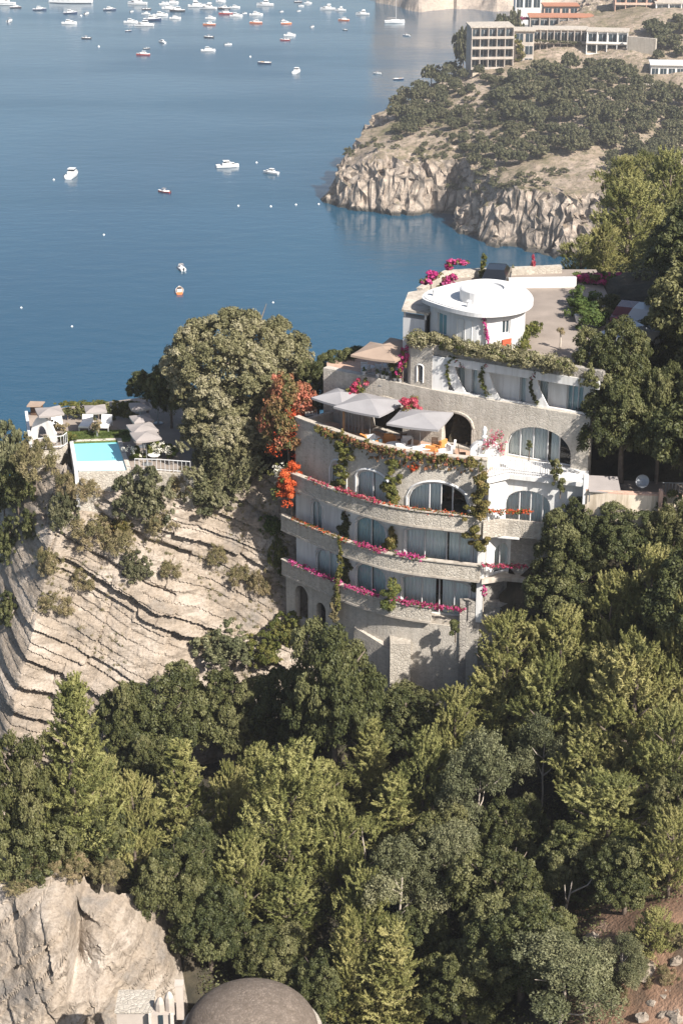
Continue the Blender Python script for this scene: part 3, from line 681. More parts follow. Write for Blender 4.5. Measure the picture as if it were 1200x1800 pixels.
def arcwall(cv, z0, z1, thick, ops=(), s0=0.0, s1=None, step=.3):
    s1 = cv.L if s1 is None else s1; S = [s0 + (s1 - s0) * i / max(1, int((s1 - s0) / step)) for i in range(max(1, int((s1 - s0) / step)) + 1)]
    for o in ops: S += [o['s0'] + (o['s1'] - o['s0']) * (.5 - .5 * math.cos(math.pi * i / 14)) for i in range(15)]
    S = sorted(set(min(max(round(x, 5), s0), s1) for x in S))
    mb = MB()
    def pt(q, d, z): p = cv.at(q, d); return (p.x, p.y, z)
    for a, b in zip(S, S[1:]):
        if b - a < 1e-4: continue
        m = (a + b) / 2; o = next((k for k in ops if k['s0'] < m < k['s1']), None)
        spans = [(z0, z0, z1, z1)] if o is None else [(z0, z0, o['zb'], o['zb']), (arch_z(o, a), arch_z(o, b), z1, z1)]
        for la, lb, ha, hb in spans:
            if min(ha - la, hb - lb) < .004: continue
            mb.quad(pt(a, 0, la), pt(b, 0, lb), pt(b, 0, hb), pt(a, 0, ha)); mb.quad(pt(b, thick, lb), pt(a, thick, la), pt(a, thick, ha), pt(b, thick, hb))
            mb.quad(pt(a, 0, ha), pt(b, 0, hb), pt(b, thick, hb), pt(a, thick, ha)); mb.quad(pt(a, thick, la), pt(b, thick, lb), pt(b, 0, lb), pt(a, 0, la))
    for o in ops:
        for q, sg in ((o['s0'], 1), (o['s1'], -1)):
            t = arch_z(o, q); A = [pt(q, 0, o['zb']), pt(q, thick, o['zb']), pt(q, thick, t), pt(q, 0, t)]; mb.quad(*(A if sg > 0 else A[::-1]))
    for q, sg in ((s0, 1), (s1, -1)):
        A = [pt(q, thick, z0), pt(q, 0, z0), pt(q, 0, z1), pt(q, thick, z1)]; mb.quad(*(A if sg > 0 else A[::-1]))
    return mb
def band(cv, d0, d1, z0, z1, s0=0.0, s1=None, step=.35):
    c2 = Curve([cv.at(cv.L * i / 200, d0) for i in range(201)]) if d0 else cv
    return arcwall(c2, z0, z1, d1 - d0, (), s0, s1, step)
def window(parent, cv, o, depth, mull=(.5,), curt=((0, 1),), pane='glass', fr=.05, name='window', tint='curtain'):
    n = 16; Q = [o['s0'] + (o['s1'] - o['s0']) * i / n for i in range(n + 1)]; P3 = lambda q, d, z: (cv.at(q, d).x, cv.at(q, d).y, z)
    mb = MB(); zb = o['zb'] + .03
    out = [P3(Q[0] + .03, depth, zb)] + [P3(min(max(q, Q[0] + .03), Q[-1] - .03), depth, arch_z(o, q) - .03) for q in Q] + [P3(Q[-1] - .03, depth, zb)]
    mb.tube(out, fr, 4); mb.tube([out[0], out[-1]], fr, 4)
    for m in mull:
        q = o['s0'] + (o['s1'] - o['s0']) * m; mb.tube([P3(q, depth, zb), P3(q, depth, arch_z(o, q) - .03)], fr * .9, 4)
    wd = mb.build(name, 'paint_white', parent)
    g = MB()
    for a, b in zip(Q, Q[1:]): g.quad(P3(a, depth + .01, zb), P3(b, depth + .01, zb), P3(b, depth + .01, arch_z(o, b)), P3(a, depth + .01, arch_z(o, a)))
    g.build('pane', pane, wd)
    for f0, f1 in curt:
        c = MB(); a0, a1 = o['s0'] + (o['s1'] - o['s0']) * f0, o['s0'] + (o['s1'] - o['s0']) * f1; k = max(10, int((a1 - a0) / .05))
        L = [(a0 + (a1 - a0) * i / k) for i in range(k + 1)]
        for i in range(k):
            da, db = depth + .14 + .05 * math.sin(i * 1.35), depth + .14 + .05 * math.sin((i + 1) * 1.35)
            c.quad(P3(L[i], da, zb), P3(L[i + 1], db, zb), P3(L[i + 1], db, o['zt']), P3(L[i], da, o['zt']))
        c.build('curtain', tint, wd, True)
    return wd
plain('curtain_teal', (.60, .72, .72), .9, .05, 1)
def op(cv, x0, x1, z, h, rise, zb=.04): return dict(s0=cv.s_of_px(x0, z + 1), s1=cv.s_of_px(x1, z + 1), zb=z + zb, zt=z + h, rise=rise)

hotel = empty('cliff_hotel', (3, 104, 75), 0, 'terraced stone and white hotel stepping down the cliff edge', 'hotel')
hotel.location = (0, 0, 0)
cf = Curve(CF); wf = Curve(WF); back = [(12.5, 104.5), (-.8, 111.2)]
OPS = {
 Z3: [op(wf, 582, 607, Z3, 2.35, .75), op(wf, 627, 682, Z3, 2.45, .75), op(wf, 716, 823, Z3, 2.5, 1.35)],
 Z2: [op(wf, 548, 566, Z2, 2.3, .5), op(wf, 625, 678, Z2, 2.5, .8), op(wf, 712, 827, Z2, 2.6, .35)],
 Z1: [op(wf, 556, 600, Z1, 2.3, .7), op(wf, 626, 678, Z1, 2.5, .8), op(wf, 706, 824, Z1, 2.5, .35)]}
for z, zn in ((Z1, Z2), (Z2, Z3), (Z3, Z4)):
    top = zn - .28 if z != Z3 else Z4 + .85
    arcwall(wf, z, top, .3, OPS[z]).build('facade_wall', 'plaster' if z != Z3 else 'stone_wall', hotel)
    a, b, c = OPS[z]
    for o in (a, b, c):
        mb = MB(); o2 = dict(o, s0=o['s0'] - .09, s1=o['s1'] + .09, zt=o['zt'] + .09); Q = [o2['s0'] + (o2['s1'] - o2['s0']) * i / 18 for i in range(19)]; pt_ = lambda q, zz: (wf.at(q, -.01).x, wf.at(q, -.01).y, zz)
        mb.tube([pt_(Q[0], z)] + [pt_(q, arch_z(o2, q)) for q in Q] + [pt_(Q[-1], z)], .085, 4); mb.build('arch_surround', 'paint_white', hotel)
    window(hotel, wf, a, .07, (.5,), ((0, .9),))
    window(hotel, wf, b, .07, (.52,), ((0, .49), (.53, 1)), tint='curtain_teal' if z != Z3 else 'curtain')
    if z == Z3: window(hotel, wf, c, .07, (.36, .55, .74), ((0, .55),))
    elif z == Z2: window(hotel, wf, c, .07, (.3, .63, .82), ((0, .62), (.66, 1)))
    else: window(hotel, wf, c, .07, (.3, .56, .78), ((0, .5), (.6, 1)))
for z in (Z1, Z2, Z3):
    MB().prism([(p.x, p.y) for p in offset(CF, .45)] + back, z - .28, z).build('floor_slab', 'slab_edge', hotel)
    s1 = cf.s_of_px(757, z) if z == Z1 else None
    band(cf, -.06, .5, z - .12, z + .02, 0, s1).build('slab_lip', 'slab_edge', hotel); band(cf, -.03, .2, z + .02, z + 1.0, 0, s1).build('balcony_parapet', 'stone_pale', hotel)
    band(cf, -.12, .26, z + 1.0, z + 1.07, 0, s1).build('parapet_coping', 'slab_edge', hotel)
# dark rooms behind the glass
bk = Curve(offset(CF, 4.6))
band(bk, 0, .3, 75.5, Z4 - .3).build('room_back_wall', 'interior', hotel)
for q, nm in ((wf.p[0], -1), (wf.p[-1], 1)):
    e = bk.p[0] if nm < 0 else bk.p[-1]
    arcwall(Curve(straight([e, q] if nm < 0 else [q, e])), Z1 - 3, Z4 + .6, .28).build('end_wall', 'stone_wall' if nm < 0 else 'plaster', hotel)
for z in (Z1, Z2, Z3):       # partitions between rooms
    for x in (615, 697):
        q = wf.s_of_px(x, z + 1); a, b = wf.at(q, .32), wf.at(q, 3.2); arcwall(Curve(straight([a, b])), z, z + 2.9, .12).build('partition', 'plaster', hotel)
# white pier at the right end of the curved balconies
MB().box((8.75, 100.35, (Z1 + Z3) / 2 + .45), (.42, .5, Z3 - Z1 + .6), R(-15)).build('corner_pier', 'plaster', hotel)
# base retaining wall with arched recesses on the left
bs_ = Curve(offset(CF, .32)); A1 = op(bs_, 519, 541, 76.6, 2.6, .7); A2 = op(bs_, 556, 572, 76.4, 2.2, .5)
arcwall(bs_, 71.5, Z1 - .3, .45, [A1, A2]).build('retaining_wall', 'stone_wall', hotel)
p = bs_.at(bs_.s_of_px(700, 77)); MB().prism([(p.x - .55, p.y - .85), (p.x + .75, p.y - 1.0), (p.x + .75, p.y + .4), (p.x - .55, p.y + .4)], 71, 78.1).build('buttress', 'stone_pale', hotel)
p0 = bs_.at(bs_.s_of_px(622, 77)); mb = MB(); mb.add([(p0.x, p0.y - .25, 71), (p.x, p.y - .9, 71), (p.x, p.y - .9, 77.3), (p0.x, p0.y - .25, 78.0), (p0.x + .3, p0.y + .3, 71), (p.x + .3, p.y + .3, 71), (p.x + .3, p.y + .3, 77.3), (p0.x + .3, p0.y + .3, 78.0)],
    [(0, 1, 2, 3), (3, 2, 6, 7), (5, 4, 7, 6), (4, 0, 3, 7), (1, 5, 6, 2)]); mb.build('ramp_wall', 'stone_wall', hotel)
p = bs_.at(bs_.s_of_px(797, 77)); arcwall(Curve(straight([(bs_.p[-1].x - 1.2, bs_.p[-1].y + .2), (9.3, 100.2), (12.2, 99.6), (14, 99.2)])), 71.5, 81.3, .5).build('rough_wall', 'stone_grey', hotel)
# upper terrace T4: floor, vine-covered parapet is the top of the facade
MB().prism([(q.x, q.y) for q in offset(CF, 1.32)] + [(9.4, 101.9), (9.4, 104.0), (-1.0, 110.4), (-3.0, 109.6)], Z4 - .3, Z4).build('terrace_floor', 'terrace_tile', hotel)
wt = Curve(offset(CF, 1.2)); band(wt, 0, .42, Z4 + .85, Z4 + .93).build('parapet_coping', 'slab_edge', hotel)
w5 = Curve(straight(W5))
B1 = op(w5, 652, 707, Z4, 2.25, .85); B2 = op(w5, 776, 828, Z4, 2.2, .85); B3 = op(w5, 888, 1003, Z4 - .05, 2.3, 1.5)
arcwall(w5, Z4 - .6, Z5 + .48, .55, [B1, B2, B3]).build('terrace_wall', 'stone_wall', hotel)
window(hotel, w5, B3, .3, (.2, .4, .62, .8), ((0, .6), (.66, .8)))
for o in (B1, B2):
    mb = MB(); Q = [o['s0'] - .14 + (o['s1'] - o['s0'] + .28) * i / 16 for i in range(17)]
    o2 = dict(o, s0=o['s0'] - .14, s1=o['s1'] + .14, zt=o['zt'] + .14, rise=o['rise'] + .05)
    mb.tube([(w5.at(q, -.03).x, w5.at(q, -.03).y, arch_z(o2, q)) for q in Q], .09, 5); mb.build('arch_surround', 'stone_pale', hotel)
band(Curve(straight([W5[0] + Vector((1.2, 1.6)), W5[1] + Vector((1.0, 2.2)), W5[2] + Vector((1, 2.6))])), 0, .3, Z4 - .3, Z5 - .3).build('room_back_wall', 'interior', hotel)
MB().prism([(q.x + .25, q.y + .45) for q in W5] + [(18, 104), (12, 109), (2, 116), (-1.0, 113.5)], Z5 - .3, Z5).build('terrace_floor', 'terrace_tile', hotel)
# upper floor: stone tower with slit window, white pier, recessed white front under a fascia
tw = Curve(straight([(4.25, 109.0), (4.3, 107.55), (5.75, 106.6)])); sl_ = op(tw, 734.5, 742, Z5 + .75, 1.15, .14)
arcwall(tw, Z5 + .3, 96.15, .4, [sl_]).build('tower_wall', 'stone_wall', hotel)
window(hotel, tw, sl_, .2, (), (), 'glass_dark', .03, 'slit_window')
mb = MB(); o2 = dict(sl_, s0=sl_['s0'] - .07, s1=sl_['s1'] + .07, zt=sl_['zt'] + .08)
Q = [o2['s0'] + (o2['s1'] - o2['s0']) * i / 10 for i in range(11)]
mb.tube([(tw.at(o2['s0'], -.02).x, tw.at(o2['s0'], -.02).y, sl_['zb'])] + [(tw.at(q, -.02).x, tw.at(q, -.02).y, arch_z(o2, q)) for q in Q] + [(tw.at(o2['s1'], -.02).x, tw.at(o2['s1'], -.02).y, sl_['zb'])], .05, 4); mb.build('arch_surround', 'plaster', hotel)
MB().prism([(5.75, 106.62), (6.75, 106.12), (7.2, 107.6), (5.75, 108)], Z5 + .3, 95.5).build('white_pier', 'plaster', hotel)
up = Curve(straight([(6.75, 106.9), (15.6, 102.15)]))
D1 = op(up, 800, 816, Z5, 2.1, .55); D2 = op(up, 828, 838, Z5, 2.2, .03); D3 = op(up, 912, 923, Z5, 2.2, .03); D4 = op(up, 944, 962, Z5, 2.3, .03); D5 = op(up, 994, 1024, Z5 - .3, 2.5, .03)
arcwall(up, Z5 - .3, 95.6, .3, [D1, D2, D3, D4, D5]).build('upper_facade', 'plaster', hotel)
for o, t in ((D1, 'curtain'), (D2, 'curtain'), (D3, 'curtain'), (D4, 'curtain')): window(hotel, up, o, .15, (), ((0, 1),), tint=t)
window(hotel, up, D5, .15, (.33, .66), ((0, 1),), tint='curtain_teal')
fa = Curve(straight([(6.6, 106.08), (15.6, 101.3)]))
arcwall(fa, 95.05, 95.58, .9).build('fascia', 'plaster', hotel); arcwall(Curve(straight([(5.7, 106.75), (6.6, 106.2), (15.8, 101.3)])), 95.58, 96.2, .5).build('roof_parapet', 'stone_grey', hotel)
lp = Curve(straight([(6.7, 106.15), (15.4, 101.55)])); arcwall(lp, Z5 + .3, Z5 + .56, .2).build('low_parapet', 'plaster', hotel)
for x in (792, 852, 936):    # crescent-shaped white fins along the upper front
    q = lp.s_of_px(x, Z5 + 1); mb = MB(); a = []; b = []
    for i in range(13):
        t = i / 12; z = Z5 + .5 + 2.2 * t; a.append((lp.at(q - .55 * math.sin(t * math.pi / 1.15) + .3, .02), z)); b.append((lp.at(q - .30 * math.sin(t * math.pi / 1.3) + .72 * (1 - t) + .34, .02), z))
    for i in range(12):
        (p0, z0), (p1, z1), (r0, _), (r1, _) = a[i], a[i + 1], b[i], b[i + 1]; d = Vector((.05, .12))
        mb.quad((p0.x, p0.y, z0), (r0.x, r0.y, z0), (r1.x, r1.y, z1), (p1.x, p1.y, z1)); mb.quad((r0.x, r0.y, z0), (r0.x + d.x, r0.y + d.y, z0), (r1.x + d.x, r1.y + d.y, z1), (r1.x, r1.y, z1)); mb.quad((p0.x + d.x, p0.y + d.y, z0), (p0.x, p0.y, z0), (p1.x, p1.y, z1), (p1.x + d.x, p1.y + d.y, z1))
    mb.build('curved_fin', 'plaster', hotel)
# roof and court
MB().prism([(4.25, 107.9), (6.7, 106.3), (15.4, 101.75), (18.3, 106), (18.6, 125.5), (8.4, 125.5), (7.4, 120), (4.3, 110)], 95.6, Z6).build('roof_deck', 'paving', hotel)
# recessed corner on the right: lit side wall, arched rooms, balcony slab
rc = Curve(straight(RC)); E3 = op(rc, 888, 966, Z3, 2.35, .95); E2 = op(rc, 868, 893, Z2, 2.0, .5)
arcwall(rc, Z3, Z4 - .3, .3, [E3]).build('corner_wall', 'plaster', hotel); window(hotel, rc, E3, .16, (.3, .55, .82), ((0, 1),))
arcwall(rc, Z2, Z3, .3, [E2], 0, rc.s_of_px(896, Z2 + 1)).build('corner_wall', 'plaster', hotel); window(hotel, rc, E2, .16, (.5,), ((0, 1),), name='arched_door')
arcwall(rc, Z2 - .2, Z3 - .02, .4, (), rc.s_of_px(896, Z2 + 1)).build('rough_wall', 'stone_grey', hotel)
arcwall(rc, 78, Z2, .4).build('rough_wall', 'stone_grey', hotel)
MB().prism([(8.9, 99.95), (10.3, 100.8), (15, 99.4), (15.3, 101.6), (10.2, 104.0), (8.7, 102.2)], Z4 - .32, Z4 - .02).build('balcony_slab', 'plaster', hotel)
MB().prism([(8.75, 99.6), (10.1, 100.0), (12.4, 99.4), (15, 99.2), (15, 102), (9, 102)], Z3 - .3, Z3).build('floor_slab', 'slab_edge', hotel)
pc_ = Curve(straight([(8.72, 99.55), (10.1, 99.98), (12.4, 99.35)])); arcwall(pc_, Z3 - .35, Z3 + .75, .22).build('balcony_parapet', 'stone_pale', hotel)
MB().prism([(8.75, 99.7), (10.2, 100.2), (11.6, 99.9), (11.6, 102), (9, 102)], Z2 - .25, Z2).build('floor_slab', 'slab_edge', hotel)
MB().box((10.0, 100.35, Z3 - .42), (2.2, .9, .12), R(-12)).build('door_canopy', 'plaster', hotel)
# white railing of the right balcony
mb = MB(); rl = Curve(straight([(9.05, 100.1), (10.3, 100.93), (13.4, 99.98)]))
for i in range(34):
    q = rl.L * i / 33; p = rl.at(q, .08); mb.tube([(p.x, p.y, Z4 - .02), (p.x, p.y, Z4 + .9)], .022, 4)
for h in (.12, .92): mb.tube([(rl.at(rl.L * i / 20, .08).x, rl.at(rl.L * i / 20, .08).y, Z4 + h) for i in range(21)], .035, 5)
mb.build('railing', 'paint_white', hotel)
# rounded white chimney wall at the end of the umbrella terrace, with finial
p = aty(852, 800, 101.9); mb = MB(); out = []
for i in range(15):
    t = math.pi * i / 14; out.append((-math.cos(t) * .92, 1.05 + math.sin(t) * .62 if 0 < i < 14 else 1.05))
prof = [(-.92, 0)] + out + [(.92, 0)]
fr_ = [(p.x + x, p.y - .28 * (x / .92) * 0 + .1, Z4 + z) for x, z in prof]; bk_ = [(a, b + .5, c) for a, b, c in fr_]; n = len(fr_)
mb.add(fr_ + bk_, [tuple(range(n)), tuple(range(2 * n - 1, n - 1, -1))] + [(i + 1, i, n + i, n + i + 1) for i in range(n - 1)]); mb.build('rounded_wall', 'plaster', hotel)
MB().lathe([(.16, 0), (.13, .25), (.19, .32), (.13, .45), (.15, .8), (.05, 1.0)], (p.x - .05, p.y + .35, Z4 + 1.6), 10).build('finial', 'plaster', hotel)

# ------------------------------------------------------------------ rooftop pavilion
pav = empty('rooftop_pavilion', (0, 0, 0), 0, 'white round-roofed pavilion with a drum on the hotel roof', 'pavilion')
zr = 98.8
ol = [atz(x, y, zr) for x, y in ((742, 524), (750, 512), (775, 503), (815, 494), (855, 490), (895, 495), (922, 506), (936, 521), (934, 534), (915, 544), (880, 550), (840, 551), (800, 544), (765, 534))]
ol = [Vector((q.x, q.y)) for q in ol][::-1]      # counter-clockwise from above
def closed_spline(P, k=6):
    out = []; n = len(P)
    for i in range(n):
        a, b, c, d = P[i - 1], P[i], P[(i + 1) % n], P[(i + 2) % n]
        for j in range(k):
            t = j / k; out.append(.5 * ((2 * b) + (c - a) * t + (2 * a - 5 * b + 4 * c - d) * t * t + (3 * b - a - 3 * c + d) * t ** 3))
    return out
rp = closed_spline(ol); cen = sum(rp, Vector((0, 0))) / len(rp)
MB().prism([(q.x, q.y) for q in rp], zr - .26, zr).build('roof', 'paint_white', pav)
MB().prism([tuple(cen + (q - cen) * .955) for q in rp], zr, zr + .05).build('roof_screed', 'plaster', pav)
dc = atz(848, 507, zr + .75); n = 28; mb = MB(); mb.lathe([(1.45, 0), (1.45, .78), (1.36, .84), (1.36, .72), (.3, .70)], (dc.x, dc.y, zr), n); mb.build('roof_drum', 'paint_white', pav)
wl = [cen + (q - cen) * .86 for q in rp]; i0 = max(range(len(wl)), key=lambda i: wl[i].y); wl = wl[i0:] + wl[:i0] + [wl[i0]]
wl = wl[::-1] if Curve(wl).at(1).x > wl[0].x else wl
cw = Curve(wl)
def s_front(px, z):
    best, bq = 1e9, 0
    for i in range(600):
        q = cw.L * i / 600; p = cw.at(q)
        if p.y > cen.y + .6: continue
        x = 600 + F * p.x / (p.y * cP + (CZ - z) * sP)
        if abs(x - px) < best: best, bq = abs(x - px), q
    return bq
def op2(x0, x1, zb, zt, rise=.02):
    a, b = sorted((s_front(x0, 97.3), s_front(x1, 97.3))); return dict(s0=a, s1=b, zb=zb, zt=zt, rise=rise)
sg = 1 if cw.at(cw.L * .25).x < cw.at(cw.L * .75).x else -1
thk = .25 if (cw.at(0, 1) - cen).length < (cw.at(0) - cen).length else -.25
P1, P2, P3_ = op2(768, 784, 96.7, 98.1), op2(800, 829, 96.1, 98.2), op2(882, 896, 97.2, 98.1)
arcwall(cw, Z6, zr - .26, thk, [P1, P3_]).build('wall', 'paint_white', pav)
window(pav, cw, P1, thk * .5, (.5,), (), 'glass_teal', .035); window(pav, cw, P3_, thk * .5, (.5,), (), 'glass_dark', .05)
for x0, x1 in ((803, 815), (817, 829), (848, 858)):
    o = op2(x0, x1, 96.07, 98.1); mb = MB(); a, b = cw.at(o['s0'], -thk * .12), cw.at(o['s1'], -thk * .12); d = (cw.at(o['s0'], 0) - a)
    mb.quad((a.x, a.y, 96.07), (b.x, b.y, 96.07), (b.x, b.y, 98.1), (a.x, a.y, 98.1)); mb.tube([(a.x, a.y, 96.07), (a.x, a.y, 98.1), (b.x, b.y, 98.1), (b.x, b.y, 96.07)], .03, 4); mb.build('door_panel', 'plaster', pav)
o = op2(882, 897, 96.35, 96.85); a, b = cw.at(o['s0'], -thk * .3), cw.at(o['s1'], -thk * .3); m_ = (a + b) / 2
mb = MB()
for i in range(5): mb.box((m_.x, m_.y, 96.4 + i * .11), ((b - a).length, .06, .09), math.atan2((b - a).y, (b - a).x))
mb.build('red_shutter', 'shutter_red', pav)
for x, y in ((763, 521), (823, 541)):
    q = atz(x, y, zr); MB().lathe([(.13, 0), (.13, .35), (.18, .38), (.1, .45)], (q.x, q.y, zr + .05), 8).build('roof_vent', 'paint_white', pav)
# low side wing with a shaded porch
MB().prism([(3.95, 109.0), (5.3, 108.2), (5.5, 109.2), (4.1, 110)], 94.6, 97.35).build('wing_wall', 'paint_white', pav)
MB().prism([(3.85, 108.85), (5.5, 107.95), (6.6, 111.0), (5.6, 113.6), (4.4, 112.8)], 97.75, 97.9).build('porch_roof', 'slab_edge', pav)
MB().prism([(5.5, 109.0), (6.5, 108.5), (6.7, 111), (5.6, 111.4)], Z6, 97.75).build('porch_dark', 'interior', pav)  # near-black block painted in for the dark gap under the roof
for x, y in ((4.05, 109.1), (5.35, 108.35), (4.5, 112.4)): MB().box((x, y, 97.55), (.14, .14, .4)).build('porch_post', 'paint_white', pav)
# ------------------------------------------------------------------ court walls, patio and other walls
def wall_line(name, pts, z0, z1, th, mat, label, cat='wall', group=None, cop=None):
    o = arcwall(Curve(straight(pts, 1.0)), z0, z1, th).build(name, mat, None, False, label, cat, group)
    if cop: arcwall(Curve([q for q in Curve(straight(pts, 1.0)).p]), z1, z1 + .08, th + .06).build('coping', cop, o)
    return o
a, b = atz(893, 507, Z6), atz(1012, 505, Z6); wall_line('court_wall', [a, b], Z6, Z6 + .62, .3, 'plaster', 'low white wall at the far side of the paved court', cop='paint_white')
a, b, c = atz(742, 520, Z6), atz(790, 496, Z6), atz(990, 488, Z6)
wall_line('back_parapet', [(a.x, a.y), (b.x, b.y + 1), (c.x, c.y + 1.2)], Z6 - 1, Z6 + .45, .4, 'stone_pale', 'stone parapet behind the pavilion overlooking the cove', cop='slab_edge')
# patio on the right with brick-toned wall, awning, dish
pa = empty('patio_wall', (0, 0, 0), 0, 'low pinkish patio wall with white post right of the hotel', 'wall')
pw = Curve(straight([(14.75, 98.6), (16.6, 98.0), (21.8, 97.4)]))
arcwall(pw, 86.5, 89.55, .3).build('wall', 'cream_wall', pa)
arcwall(pw, 89.55, 89.66, .38).build('coping', 'pink_wall', pa)
MB().box((14.75, 98.75, 89.6), (.3, .3, 1.9)).build('post', 'paint_white', pa)
MB().box((19.1, 97.55, 89.3), (.22, .34, 1.5)).build('pier', 'pink_wall', pa)
mb = MB()
for i in range(12): mb.tube([(19.4 + i * .2, 97.75, 89.66), (19.4 + i * .2, 97.75, 90.4)], .02, 4)
mb.tube([(19.2, 97.75, 90.42), (21.8, 97.5, 90.42)], .03, 5); mb.build('fence', 'metal_grey', pa)
MB().prism([(15, 98.7), (22, 97.7), (22, 101.6), (15, 102)], 88.72, 88.9).build('patio_paving', 'paving', None, False, 'pinkish paved patio behind the low wall', None, None, 'structure')
aw = empty('awning', (0, 0, 0), 0, 'small white awning over the right patio wall', 'awning'); mb = MB(); q = aty(1062, 860, 98.4)
mb.add([(q.x - .95, 98.3, q.z - .1), (q.x + .95, 98.1, q.z - .12), (q.x + .95, 99.7, q.z + .3), (q.x - .95, 99.9, q.z + .32), (q.x - .95, 98.3, q.z - .14), (q.x + .95, 98.1, q.z - .16), (q.x + .95, 99.7, q.z + .26), (q.x - .95, 99.9, q.z + .28)], [(0, 1, 2, 3), (7, 6, 5, 4), (0, 4, 5, 1), (1, 5, 6, 2), (2, 6, 7, 3), (3, 7, 4, 0)]); mb.build('canopy', 'canvas_white', aw)
for x, y in ((-.9, 98.4), (.9, 98.2), (-.9, 99.8), (.9, 99.6)): MB().tube([(q.x + x, y, 88.9), (q.x + x, y, q.z - (.12 if y < 99 else -.28))], .035, 5).build('pole', 'metal_grey', aw)
sd = empty('satellite_dish', (0, 0, 0), 0, 'grey satellite dish on the right patio wall', 'satellite dish'); q = aty(1128, 846, 98.6)
mb = MB(); n = 18; c0 = Vector(q); ax = Vector((-.35, -.75, .55)).normalized(); u = ax.orthogonal().normalized(); v = ax.cross(u); rings = []
for r, d in ((.02, -.12), (.2, -.1), (.34, -.05), (.42, 0)): rings.append([c0 + ax * d + (u * math.cos(6.2832 * k / n) + v * math.sin(6.2832 * k / n)) * r for k in range(n)])
for A, B in zip(rings, rings[1:]):
    for k in range(n): mb.quad(A[k], A[(k + 1) % n], B[(k + 1) % n], B[k])
mb.build('dish', 'metal_grey', sd); MB().tube([c0 - ax * .1, (q.x, 98.75, 89.6)], .04, 6).build('mast', 'metal_grey', sd)
MB().tube([c0 - v * .38, c0 + ax * .4], .015, 4).build('feed_arm', 'metal_dark', sd)
# white garden gate panel by the lower path
gt = empty('garden_gate', (0, 0, 0), 0, 'small white curved gate by the path below the hotel corner', 'gate'); q = atz(926, 1078, 80.6)
mb = MB(); pr = [(-.42, 0), (-.42, 1.5), (.35, 1.42), (.3, 1.2), (.5, .75), (.3, .35), (.2, .1)]
mb.add([(q.x + x, q.y, q.z + z) for x, z in pr] + [(q.x + x, q.y + .1, q.z + z) for x, z in pr], [tuple(range(7))[::-1], tuple(range(7, 14))] + [(i, (i + 1) % 7, 7 + (i + 1) % 7, 7 + i) for i in range(7)]); mb.build('panel', 'paint_white', gt)
MB().box((q.x - .46, q.y + .05, q.z + .7), (.1, .14, 1.75)).build('post', 'paint_white', gt)
mb = MB(); qa, qb = atz(862, 1068, 80.9), atz(915, 1083, 80.6)
path_rail = empty('handrail', (0, 0, 0), 0, 'thin rail along the path below the lowest balcony', 'railing')
MB().tube([qa + Vector((0, 0, .1)), qb + Vector((0, 0, .1))], .03, 5).build('bar', 'metal_grey', path_rail)
for t in (0, .5, 1):
    p = qa.lerp(qb, t); MB().tube([p + Vector((0, 0, .1)), p - Vector((0, 0, 1.2))], .025, 5).build('post', 'metal_grey', path_rail)

# ------------------------------------------------------------------ furniture prototypes
def parasol(size, h, mat, label, loc, rz=0.0, group=None, rise=.34, name='parasol', lean=0.0):
    o = empty(name, loc, rz, label, 'parasol', group); s = size / 2
    mb = MB(); mb.tube([(0, 0, 0), (0, 0, h + rise)], .035, 6); mb.build('pole', 'metal_grey', o)
    MB().lathe([(.35, 0), (.35, .06), (.08, .1), (.06, .25)], (0, 0, 0), 10).build('base', 'metal_grey', o)
    mb = MB(); n = 6; top = (0, 0, h + rise)
    cor = [(-s, -s), (s, -s), (s, s), (-s, s)]
    for k in range(4):
        (x0, y0), (x1, y1) = cor[k], cor[(k + 1) % 4]
        for i in range(n):
            for j in range(n):
                def P(a, b):
                    x, y = x0 + (x1 - x0) * b, y0 + (y1 - y0) * b; sag = -.10 * math.sin(math.pi * b) * a + .05 * math.sin(math.pi * a); return (x * a, y * a, h + rise * (1 - a) + sag * .6)
                a0, a1, b0, b1 = i / n, (i + 1) / n, j / n, (j + 1) / n
                if i == 0: mb.add([P(0, 0), P(a1, b0), P(a1, b1)], [(0, 1, 2)])
                else: mb.quad(P(a0, b0), P(a1, b0), P(a1, b1), P(a0, b1))
        for j in range(n):
            b0, b1 = j / n, (j + 1) / n; e = lambda b, d: (x0 + (x1 - x0) * b, y0 + (y1 - y0) * b, h - .06 * math.sin(math.pi * b) - d); mb.quad(e(b0, .14), e(b1, .14), e(b1, 0), e(b0, 0))
    mb.build('canopy', mat, o)
    for x, y in cor: MB().tube([(0, 0, h + rise - .08), (x * .97, y * .97, h - .03)], .014, 4).build('rib', 'wood', o)
    return o
def armchair(mat, label, loc, rz, group=None, legm='dark_wood', name='armchair'):
    o = empty(name, loc, rz, label, 'chair', group)
    MB().box((0, 0, .36), (.62, .6, .2)).build('seat', mat, o); MB().box((0, .28, .66), (.62, .14, .56), 0, R(-10)).build('backrest', mat, o)
    for s in (-1, 1):
        MB().box((s * .34, 0, .45), (.1, .62, .34)).build('armrest', mat, o)
        for t in (-1, 1): MB().box((s * .3, t * .26, .13), (.05, .05, .26)).build('leg', legm, o)
    return o
def chair(mat, label, loc, rz, group=None):
    o = empty('chair', loc, rz, label, 'chair', group)
    MB().box((0, 0, .45), (.44, .44, .05)).build('seat', mat, o); mb = MB()
    for i in range(4): mb.box((0, .21 + i * .015, .58 + i * .11), (.42, .03, .08))
    mb.build('backrest', mat, o)
    for s in (-1, 1):
        MB().tube([(s * .2, -.2, 0), (s * .2, -.2, .45)], .02, 5).build('leg', mat, o); MB().tube([(s * .2, .2, 0), (s * .2, .21, .45), (s * .2, .28, .98)], .02, 5).build('leg', mat, o)
    return o
